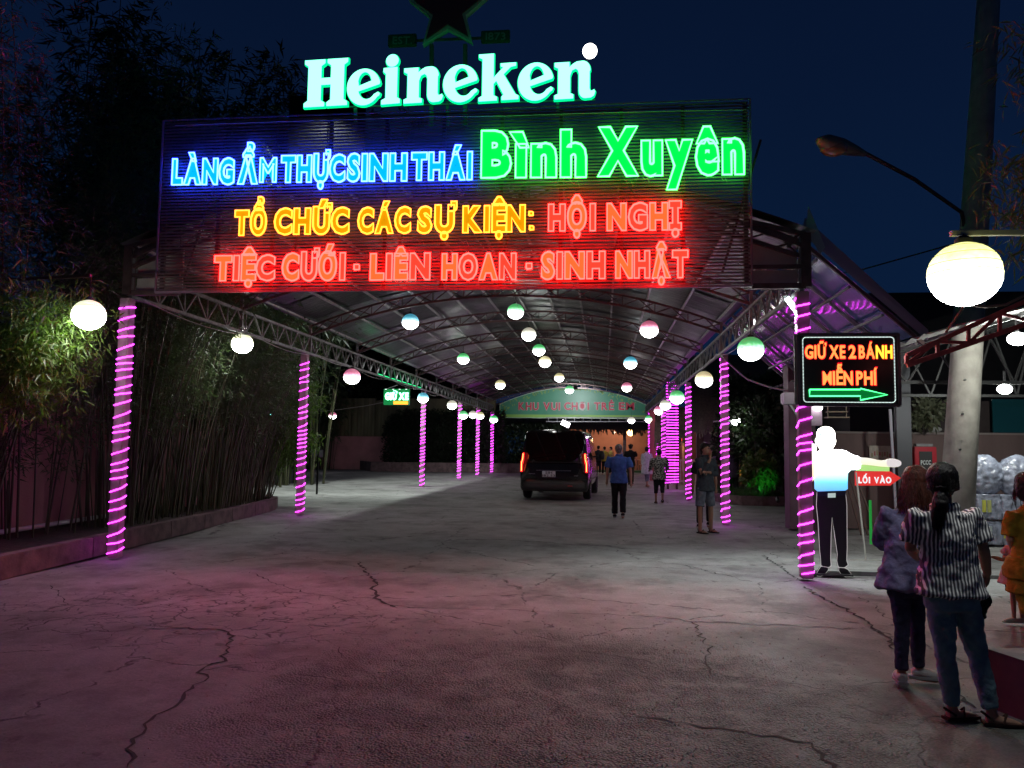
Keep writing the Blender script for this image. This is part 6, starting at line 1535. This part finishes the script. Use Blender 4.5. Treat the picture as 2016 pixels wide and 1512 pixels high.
# woman in patterned blouse
pat = bpy.data.materials.new('patterned_blouse'); pat.use_nodes = True; t_ = pat.node_tree; bs_ = t_.nodes['Principled BSDF']; tc_ = t_.nodes.new('ShaderNodeTexCoord'); v_ = t_.nodes.new('ShaderNodeTexVoronoi'); v_.inputs['Scale'].default_value = 28; r_ = t_.nodes.new('ShaderNodeValToRGB'); r_.color_ramp.elements[0].color = (.02, .02, .022, 1); r_.color_ramp.elements[1].color = (.25, .24, .22, 1); r_.color_ramp.elements[0].position = .45; r_.color_ramp.elements[1].position = .6
t_.links.new(tc_.outputs['Object'], v_.inputs['Vector']); t_.links.new(v_.outputs['Distance'], r_.inputs[0]); t_.links.new(r_.outputs[0], bs_.inputs['Base Color']); bs_.inputs['Roughness'].default_value = .9
J, f = stand(1.61, 23.1, 1.56, .05, .04, (.25, 1.0), (.2, .9), width=1.1)
figure('woman in a black and white patterned blouse and cropped black trousers seen from behind', J, 1.56, skin_dark, hair_black, [('trousers', blackc, dict(type='legs', len=1.45, fat=1.1, wr=.02)), ('blouse', pat, dict(type='top', hem=.42, sleeve=1.5, fat=1.12, flare=1.08, wr=.03))], .016, facing=f, shoes=(blackc, 'sandal'), hair='short')
# person in long pale top
J, f = stand(1.78, 32.6, 1.62, -.5, .11, (.1, .2), (-.1, .2))
figure('person in a long pale top and grey leggings walking by the purple posts', J, 1.62, skin, hair_black, [('trousers', cloth('grey_leggings', (.18, .18, .24)), dict(type='legs', len=1.7, fat=1.02)), ('long_top', cloth('pale_top', (.5, .48, .55)), dict(type='top', hem=.30, sleeve=1.6, fat=1.15, flare=1.2, wr=.03))], .018, facing=f, shoes=(cloth('pink_shoe', (.35, .15, .12)), 'sandal'))
# man with cap in black
J, f = stand(1.16, 33.6, 1.72, -.25, .08, (.1, .3), (.0, .2))
tcap = figure('man in black with a dark cap walking towards the far restaurant', J, 1.72, skin, hair_black, [('trousers', cloth('khaki_dark', (.06, .045, .035)), dict(type='legs', len=1.95, fat=1.05, taper=.036)), ('shirt', blackc, dict(type='top', hem=.46, sleeve=.7, fat=1.1, wr=.02))], .018, facing=f, shoes=(blackc, 'shoe'))
b = MB(); b.sph(J['head']+Vector((0, 0, .065)), .10, 14, 8, (1, 1.1, .62)); b.build('cap', blackc, tcap, smooth=True)
# young man with hand at his chin
J, f = stand(1.93, 15.35, 1.70, -2.45, 0, (.2, .3), (.2, .3), width=1.0)
J['body'] = Vector((math.sin(2.45-3.14159*0), math.cos(2.45), 0)).normalized()
for q_ in 'LR':
    for k_ in ('kn', 'an'): J[k_+q_] = J[k_+q_]+(J[k_+q_]-Vector((J['hip'].x, J['hip'].y, J[k_+q_].z)))*.55
    J['hip'+q_] = J['hip'+q_]+(J['hip'+q_]-Vector((J['hip'].x, J['hip'].y, J['hip'+q_].z)))*.25
fv = Vector((.75, -.66, 0)).normalized(); 
Bx = J['hip']; ff = J['body']; rr_ = Vector((ff.y, -ff.x, 0))
J['elR'] = J['shR']+Vector((0, 0, -.27))+ff*.10+rr_*.01; J['wrR'] = J['head']+ff*.10-Vector((0, 0, .19))-rr_*.01; J['handR'] = Vector((0, 0, 1))+ff*.05
J['elL'] = J['shL']+Vector((0, 0, -.28))+ff*.06-rr_*.02; J['wrL'] = J['elR']+Vector((0, 0, .03))+ff*.05-rr_*.12; J['handL'] = rr_
figure('young man in dark shirt and grey shorts standing with a hand at his chin', J, 1.70, skin_dark, hair_black, [('shorts', cloth('grey_denim', (.13, .15, .18), (.07, .085, .11)), dict(type='legs', len=.95, fat=.98, wr=.02)), ('shirt', cloth('dark_shirt', (.032, .04, .05)), dict(type='top', hem=.45, sleeve=1.7, fat=1.08, wr=.03, collar=.008))], .010, facing=fv, shoes=(blackc, 'sandal'))
# person half hidden behind him
J, f = stand(2.03, 16.3, 1.6, .1, .03)
figure('person in black hidden behind the young man, only dark shoes and leg showing', J, 1.6, skin_dark, hair_black, [('trousers', blackc, dict(type='legs', len=1.95, fat=1.1, taper=.036)), ('shirt', blackc, dict(type='top', sleeve=.8, fat=1.0))], .018, facing=f, shoes=(blackc, 'shoe'), face=False)
# dark person beyond the second post
q = G(1440, 984); J, f = stand(q.x+.05, q.y, 1.65, .4, .03, (.3, 1.2), (.3, 1.2))
figure('person in dark clothes standing just behind the second right post', J, 1.65, skin_dark, hair_black, [('trousers', blackc, dict(type='legs', len=1.95, fat=1.15, taper=.036)), ('jacket', cloth('plum_jacket', (.04, .025, .05)), dict(type='top', hem=.4, sleeve=1.7, fat=1.15))], .018, facing=f, shoes=(blackc, 'shoe'))
# diners at the far end
for i, (px, Yv, hh_, shc, lb, zf) in enumerate([(1178, 45, 1.65, (.03, .03, .035), 'far person in black with raised arm left of the group beyond the van', 0), (1190, 45.5, 1.6, (.45, .35, .05), 'far person in yellow top beyond the van', 0), (1203, 46, 1.6, (.5, .42, .10), 'far person in pale yellow, partly hidden by the man in blue', 0), (1222, 44, 1.62, (.35, .33, .36), 'far person in pale shirt just right of the man in blue', 0)]):
    q = P(px, 900, Yv); J, f = stand(q.x, Yv, hh_, .6*i, .02, (.3, .8), (.5, 1.2))
    figure(lb, J, hh_, skin, hair_black, [('trousers', blackc, dict(type='legs', len=1.95, fat=1.1, taper=.036)), ('shirt', cloth('far_shirt_%d' % i, shc), dict(type='top', sleeve=.8, fat=1.1))], .024, facing=f, face=False)

# ---- the two women in front: joints measured from the photo
def PJ(d, Yb):
    return {k: P(v[0], v[1], Yb+(v[2] if len(v) > 2 else 0)) for k, v in d.items()}
def gfix(J):
    for q in 'LR': J['an'+q].z = max(.06, J['an'+q].z)
    return J
# woman in the purple blue jacket with reddish hair
YA = 5.8
J = PJ(dict(head=(1804, 950), neck=(1806, 1000), chest=(1792, 1050), waist=(1785, 1095), hip=(1785, 1148), shL=(1748, 1008, .02), shR=(1852, 1008, .05), elL=(1730, 1066, .10), wrL=(1757, 1078, .35), elR=(1868, 1075, .1), wrR=(1850, 1085, .36),
           hipL=(1771, 1155), hipR=(1801, 1155, .05), knL=(1776, 1235, -.02), knR=(1806, 1236, .05), anL=(1774, 1300, -.03), anR=(1808, 1300, .10)), YA)
J['body'] = Vector((.28, .96, 0)).normalized(); J['toeL'] = Vector((.15, 1, 0)); J['toeR'] = Vector((1, -.18, 0)); J['anL'].z = .09; J['anR'].z = .09; J['handL'] = Vector((.5, .8, 0)); J['handR'] = Vector((-.5, .8, 0))
jack = cloth('purple_jacket', (.20, .19, .33), (.12, .11, .22)); jean1 = cloth('dark_jeans', (.06, .06, .11), (.035, .035, .07))
wa = figure('woman with reddish brown shoulder length hair in a purple blue denim jacket', J, 1.50, skin, hair_brown, [('jeans', jean1, dict(type='legs', len=1.93, fat=.86, taper=.030, wr=.018, ws=.05)), ('jacket', jack, dict(type='top', hem=.475, sleeve=1.45, fat=1.08, flare=1.14, wr=.045, ws=.09, collar=.01))], .009, facing=Vector((.35, .94, 0)), hair='bob', extra_hair=900, seed=3, shoes=(cloth('white_sneaker', (.5, .48, .47)), 'shoe'))
# woman in the striped blouse with ponytail
stripe = bpy.data.materials.new('striped_cotton'); stripe.use_nodes = True; t_ = stripe.node_tree; bs_ = t_.nodes['Principled BSDF']; N = t_.nodes.new; L_ = t_.links.new
tc_ = N('ShaderNodeTexCoord'); nn_ = N('ShaderNodeTexNoise'); nn_.inputs['Scale'].default_value = 9; ad = N('ShaderNodeVectorMath'); ad.operation = 'MULTIPLY_ADD'; ad.inputs[1].default_value = (.022, .02, 0)
L_(tc_.outputs['Object'], nn_.inputs['Vector']); L_(nn_.outputs['Color'], ad.inputs[0]); L_(tc_.outputs['Object'], ad.inputs[2])
wv_ = N('ShaderNodeTexWave'); wv_.wave_type = 'BANDS'; wv_.bands_direction = 'X'; wv_.inputs['Scale'].default_value = 16.5; wv_.inputs['Distortion'].default_value = 0; L_(ad.outputs[0], wv_.inputs['Vector'])
r_ = N('ShaderNodeValToRGB'); r_.color_ramp.elements[0].color = (.075, .075, .09, 1); r_.color_ramp.elements[1].color = (.8, .8, .78, 1); r_.color_ramp.elements[0].position = .52; r_.color_ramp.elements[1].position = .72
L_(wv_.outputs[0], r_.inputs[0]); L_(r_.outputs[0], bs_.inputs['Base Color']); bs_.inputs['Roughness'].default_value = .9
YB2 = 5.1
J = PJ(dict(head=(1856, 948), neck=(1858, 1000), chest=(1862, 1055), waist=(1868, 1110), hip=(1872, 1170), shL=(1808, 1010), shR=(1908, 1010, .02), elL=(1792, 1078, .06), wrL=(1806, 1098, .38), elR=(1936, 1078, .02), wrR=(1944, 1130, .14),
           hipL=(1850, 1178), hipR=(1897, 1178), knL=(1862, 1290, -.02), knR=(1925, 1292, .02), anL=(1875, 1392, .0), anR=(1953, 1408, -.06)), YB2)
J['body'] = Vector((.05, 1, 0)).normalized(); J['toeL'] = Vector((.9, .25, 0)); J['toeR'] = Vector((1, -.12, 0)); J['anL'].z = .075; J['anR'].z = .075; J['handR'] = Vector((-.15, .4, -.9)); J['handL'] = Vector((.3, .9, .1)); J['tail'] = Vector((-.14, -.02, -1)).normalized()
jean2 = cloth('blue_jeans', (.20, .32, .36), (.12, .2, .24))
wb = figure('woman with a black ponytail in a grey and white vertically striped blouse', J, 1.54, skin, hair_black, [('jeans', jean2, dict(type='legs', len=1.93, fat=.97, taper=.029, wr=.022, ws=.05)), ('blouse', stripe, dict(type='top', hem=.50, sleeve=.80, fat=1.13, flare=1.06, wr=.04, ws=.08, collar=.010))], .009, facing=Vector((.45, .9, 0)), hair='tail', extra_hair=900, seed=4, shoes=(cloth('brown_sandal', (.06, .03, .025)), 'sandal'))
b = MB(); q0 = J['chest']; k_ = J['shL'].lerp(J['shR'], .5)
for sg in (-1, 1): b.tube([k_+Vector((0, -.075, -.02)), k_+Vector((sg*.05, -.10, .0)), k_+Vector((sg*.06, -.10, -.04)), k_+Vector((0, -.085, -.025)), k_+Vector((sg*.03, -.10, -.15)), k_+Vector((sg*.035, -.105, -.28))], .005, 6)
b.build('bow_tie_strings', stripe, wb, smooth=True)
# black umbrella/bag hanging from her hand, phone
q = J['wrR']; bg_ = thing('handbag', 'small black bag hanging from the hand of the striped woman', 'bag', (q.x, q.y, q.z-.3)); b = MB()
b.tube([q+Vector((-.02, .05, -.09)), q+Vector((-.01, .06, -.16)), q+Vector((-.03, .08, -.26)), q+Vector((-.06, .08, -.33))], [.02, .05, .045, .02], 10); blob(b, 'bag_body', blackc, bg_, .008, 2, .03, .03)
# woman in mustard dress at the right edge and the child beside her
YM = 7.6
J = PJ(dict(head=(2020, 955), neck=(2026, 998), chest=(2030, 1040), waist=(2032, 1080), hip=(2034, 1120), shL=(1992, 1010), shR=(2068, 1010), elL=(1988, 1062), wrL=(2003, 1095, .25), elR=(2080, 1070), wrR=(2070, 1100, .3), hipL=(2022, 1125), hipR=(2048, 1125), knL=(2028, 1190), knR=(2052, 1190), anL=(2034, 1240), anR=(2058, 1240)), YM)
J['body'] = Vector((.2, 1, 0)).normalized(); J['anL'].z = .08; J['anR'].z = .08
must = cloth('mustard_cloth', (.30, .19, .02), (.20, .12, .012))
figure('woman in a mustard yellow dress cut off by the right edge', J, 1.50, skin, hair_black, [('skirt', must, dict(type='legs', len=1.5, fat=1.6, wr=.03)), ('dress_top', must, dict(type='top', hem=.36, sleeve=.85, fat=1.15, flare=1.15, wr=.03))], .011, facing=Vector((.3, .95, 0)), hair='bob', extra_hair=150, seed=9, shoes=(blackc, 'sandal'))
YC = 8.0
J = PJ(dict(head=(2012, 1040), neck=(2010, 1066), chest=(2004, 1085), waist=(2001, 1105), hip=(2000, 1128), shL=(1988, 1078), shR=(2024, 1078), elL=(1974, 1102), wrL=(1953, 1096, -.1), elR=(2034, 1105), wrR=(2038, 1125), hipL=(1994, 1132), hipR=(2008, 1132), knL=(1994, 1168), knR=(2010, 1168), anL=(1996, 1200), anR=(2012, 1202)), YC)
J['body'] = Vector((-.5, .85, 0)).normalized(); J['handL'] = Vector((-1, 0, .1)); J['anL'].z = .05; J['anR'].z = .05; J['toeL'] = J['toeR'] = Vector((-1, -.2, 0))
figure('small child in a pale floral top beside the woman in mustard', J, .95, skin, hair_black, [('shorts', cloth('olive', (.07, .07, .04)), dict(type='legs', len=.9, fat=1.3)), ('top', cloth('floral', (.5, .36, .33), (.35, .2, .18)), dict(type='top', hem=.40, sleeve=.6, fat=1.3, flare=1.25, wr=.02))], .010, facing=Vector((-.5, .8, 0)), shoes=(cloth('child_shoe', (.45, .4, .38)), 'shoe'))

# ================================================================== GUARD FIGURE (flat lit board)
YG = 10.62
gd = thing('guard_cutout', 'glowing flat board shaped like a guard pointing the way, blue shirt and black trousers', 'sign', (2.9, YG, 0))
def gp_(pts): return [((lambda q: (q.x, q.z))(P(1560+x/4.583, 820+y/4.583, YG))) for x, y in pts]
def smooth_poly(pts, it=2):
    for _ in range(it):
        n = len(pts); o = []
        for i in range(n):
            a, c = pts[i], pts[(i+1) % n]; o += [(a[0]*.75+c[0]*.25, a[1]*.75+c[1]*.25), (a[0]*.25+c[0]*.75, a[1]*.25+c[1]*.75)]
        pts = o
    return pts
def gshape(name, pts, m, d0=-.0, d1=.03, it=1):
    pp = smooth_poly(gp_(pts), it); b = MB(); b.prism(pp, lambda x, z, d: (x, d, z), YG+d0, YG+d1); return b.build(name, m, gd)
def vgrad(name, stops, s_):
    m = bpy.data.materials.new(name); m.use_nodes = True; t = m.node_tree; b = t.nodes['Principled BSDF']; tc = t.nodes.new('ShaderNodeTexCoord'); sp = t.nodes.new('ShaderNodeSeparateXYZ'); t.links.new(tc.outputs['Generated'], sp.inputs[0])
    r = t.nodes.new('ShaderNodeValToRGB'); e = r.color_ramp.elements; e[0].position, e[0].color = stops[0][0], (*stops[0][1], 1); e[1].position, e[1].color = stops[-1][0], (*stops[-1][1], 1)
    for p, c in stops[1:-1]: q = e.new(p); q.color = (*c, 1)
    t.links.new(sp.outputs['Z'], r.inputs[0]); t.links.new(r.outputs[0], b.inputs['Emission Color']); b.inputs['Emission Strength'].default_value = s_; b.inputs['Base Color'].default_value = (.4, .4, .4, 1); return m
shm = vgrad('backlit_shirt', [(0, (.008, .06, .13)), (.25, (.02, .13, .2)), (.45, (.15, .4, .45)), (.7, (1, 1, 1)), (1, (1, 1, 1))], 7)
skm = em('backlit_skin', (1, .97, .86), 7); armm = em('backlit_arm', (1, .9, .55), 1.15); blk = mat('printed_black', (.006, .007, .010), .5); edge = em('edge_light', (.85, .85, .8), .45)
legs = [(222, 680), (478, 668), (492, 800), (495, 1180), (490, 1300), (503, 1340), (470, 1365), (415, 1360), (400, 1300), (405, 1240), (378, 1050), (358, 910), (350, 1060), (345, 1290), (350, 1350), (310, 1370), (258, 1345), (255, 1290), (245, 1200), (232, 960), (216, 800)]
gshape('trousers', legs, blk, 0, .03, 1)
b = MB(); pp = gp_(legs); b.tube([(x, YG-.0, z) for x, z in pp]+[(pp[0][0], YG, pp[0][1])], .0035, 5); b.build('edge_strip', edge, gd, smooth=True)
for pts in ([(258, 1350), (325, 1362), (322, 1388), (290, 1425), (255, 1442), (225, 1440), (218, 1415), (235, 1385)], [(420, 1362), (470, 1366), (500, 1380), (530, 1420), (535, 1442), (480, 1448), (440, 1425), (418, 1390)]):
    gshape('shoe', pts, blk, -.004, .034); pp = gp_(pts); b = MB(); b.tube([(x, YG-.002, z) for x, z in pp]+[(pp[0][0], YG-.002, pp[0][1])], .003, 5); b.build('edge_strip', edge, gd, smooth=True)
gshape('shirt', [(205, 340), (240, 310), (290, 300), (370, 298), (470, 300), (540, 345), (612, 362), (618, 430), (612, 480), (500, 482), (497, 600), (500, 672), (350, 692), (206, 684), (205, 560), (200, 450)], shm, -.006, .036)
gshape('head', [(222, 145), (245, 105), (305, 85), (360, 105), (385, 145), (383, 195), (393, 215), (388, 245), (365, 285), (350, 310), (300, 325), (258, 305), (235, 265), (212, 235), (210, 205), (225, 190)], skm, -.010, .030)
gshape('cap_band', [(240, 150), (260, 160), (255, 178), (240, 172)], em('cap_grey', (.5, .75, .7), .8), -.014, -.011, 0); gshape('cap_band', [(340, 148), (365, 160), (362, 178), (345, 170)], em('cap_grey2', (.6, .75, .7), .8), -.014, -.011, 0)
gshape('pointing_arm', [(600, 368), (700, 375), (790, 398), (850, 392), (885, 378), (940, 385), (978, 405), (980, 440), (940, 458), (860, 455), (800, 452), (700, 438), (610, 432)], vgrad('arm_grad', [(0, (1, .95, .6)), (1, (1, .97, .85))], 1.0), -.012, .02)
gshape('hand', [(845, 392), (885, 380), (935, 386), (978, 402), (980, 440), (940, 456), (862, 454), (845, 430)], em('backlit_hand', (.85, .78, .78), .8), -.016, -.013)
gshape('raised_arm', [(150, 260), (185, 240), (215, 255), (220, 300), (200, 350), (205, 540), (185, 585), (150, 600), (118, 570), (112, 500), (135, 420), (150, 350)], vgrad('arm_grad2', [(0, (.75, .55, .22)), (.5, (1, .85, .5)), (1, (1, 1, .95))], 1.6), -.014, .02)
gshape('belt', [(222, 676), (480, 668), (480, 712), (222, 720)], mat('belt_navy', (.01, .02, .04), .4), -.008, .033, 0); gshape('belt_buckle', [(318, 692), (388, 690), (388, 730), (318, 732)], em('buckle', (.6, .8, .72), .6), -.012, -.009, 0)
gshape('epaulette', [(390, 308), (440, 310), (440, 316), (390, 315)], blk, -.010, -.007, 0)
b = MB(); b.tube([P(1560+115/4.583, 820+160/4.583, YG-.03), P(1560+158/4.583, 820+245/4.583, YG-.03)], .010, 6); b.build('whistle_cord', em('white_cord', (1, 1, 1), .8), gd)
b = MB(); a = G(1603, 1135); b.box(a.x, a.x+.5, YG-.08, YG+.2, 0.0, .02); b.build('base_plate', blackp, gd)
b = MB(); b.bar((a.x+.2, YG+.06, .0), (a.x+.2, YG+.06, 1.2), .03); b.build('back_stay', steel, gd)

# tables and chairs in the far restaurant
tcl = mat('table_cloth', (.45, .25, .22), .8)
for i, (px, Yv, lb) in enumerate([(1212, 53.0, 'dining table left of the middle in the far restaurant'), (1240, 52.8, 'dining table under the warm lamp in the far restaurant'), (1262, 53.2, 'dining table nearest the right posts in the far restaurant')]):
    q = P(px, 905, Yv); t = thing('dining_table', lb, 'table', (q.x, Yv, 0), 'tables in the far restaurant')
    b = MB(); b.lathe((q.x, Yv, .72), [(.55, 0), (.55, .04)], 20); b.build('table_top', tcl, t)
    for a in range(4): b = MB(); b.bar((q.x+.35*math.cos(a*1.57+.8), Yv+.35*math.sin(a*1.57+.8), 0), (q.x+.35*math.cos(a*1.57+.8), Yv+.35*math.sin(a*1.57+.8), .72), .05); b.build('leg', brown, t)
    for sg, nm in ((-1, 'left'), (1, 'right')):
        x = q.x+sg*.8; c_ = thing('chair', 'pinkish chair %s of the %s' % (nm, lb.replace(' in the far restaurant', ' far away')), 'chair', (x, Yv, 0), 'chairs in the far restaurant')
        b = MB(); b.box(x-.2, x+.2, Yv-.2, Yv+.2, .43, .47); b.build('seat', tcl, c_); b = MB(); b.box(x+sg*.17, x+sg*.21, Yv-.2, Yv+.2, .47, .95); b.build('backrest', tcl, c_)
        for a in ((-1, -1), (1, -1), (-1, 1), (1, 1)): b = MB(); b.bar((x+a[0]*.17, Yv+a[1]*.17, 0), (x+a[0]*.17, Yv+a[1]*.17, .43), .035); b.build('leg', brown, c_)
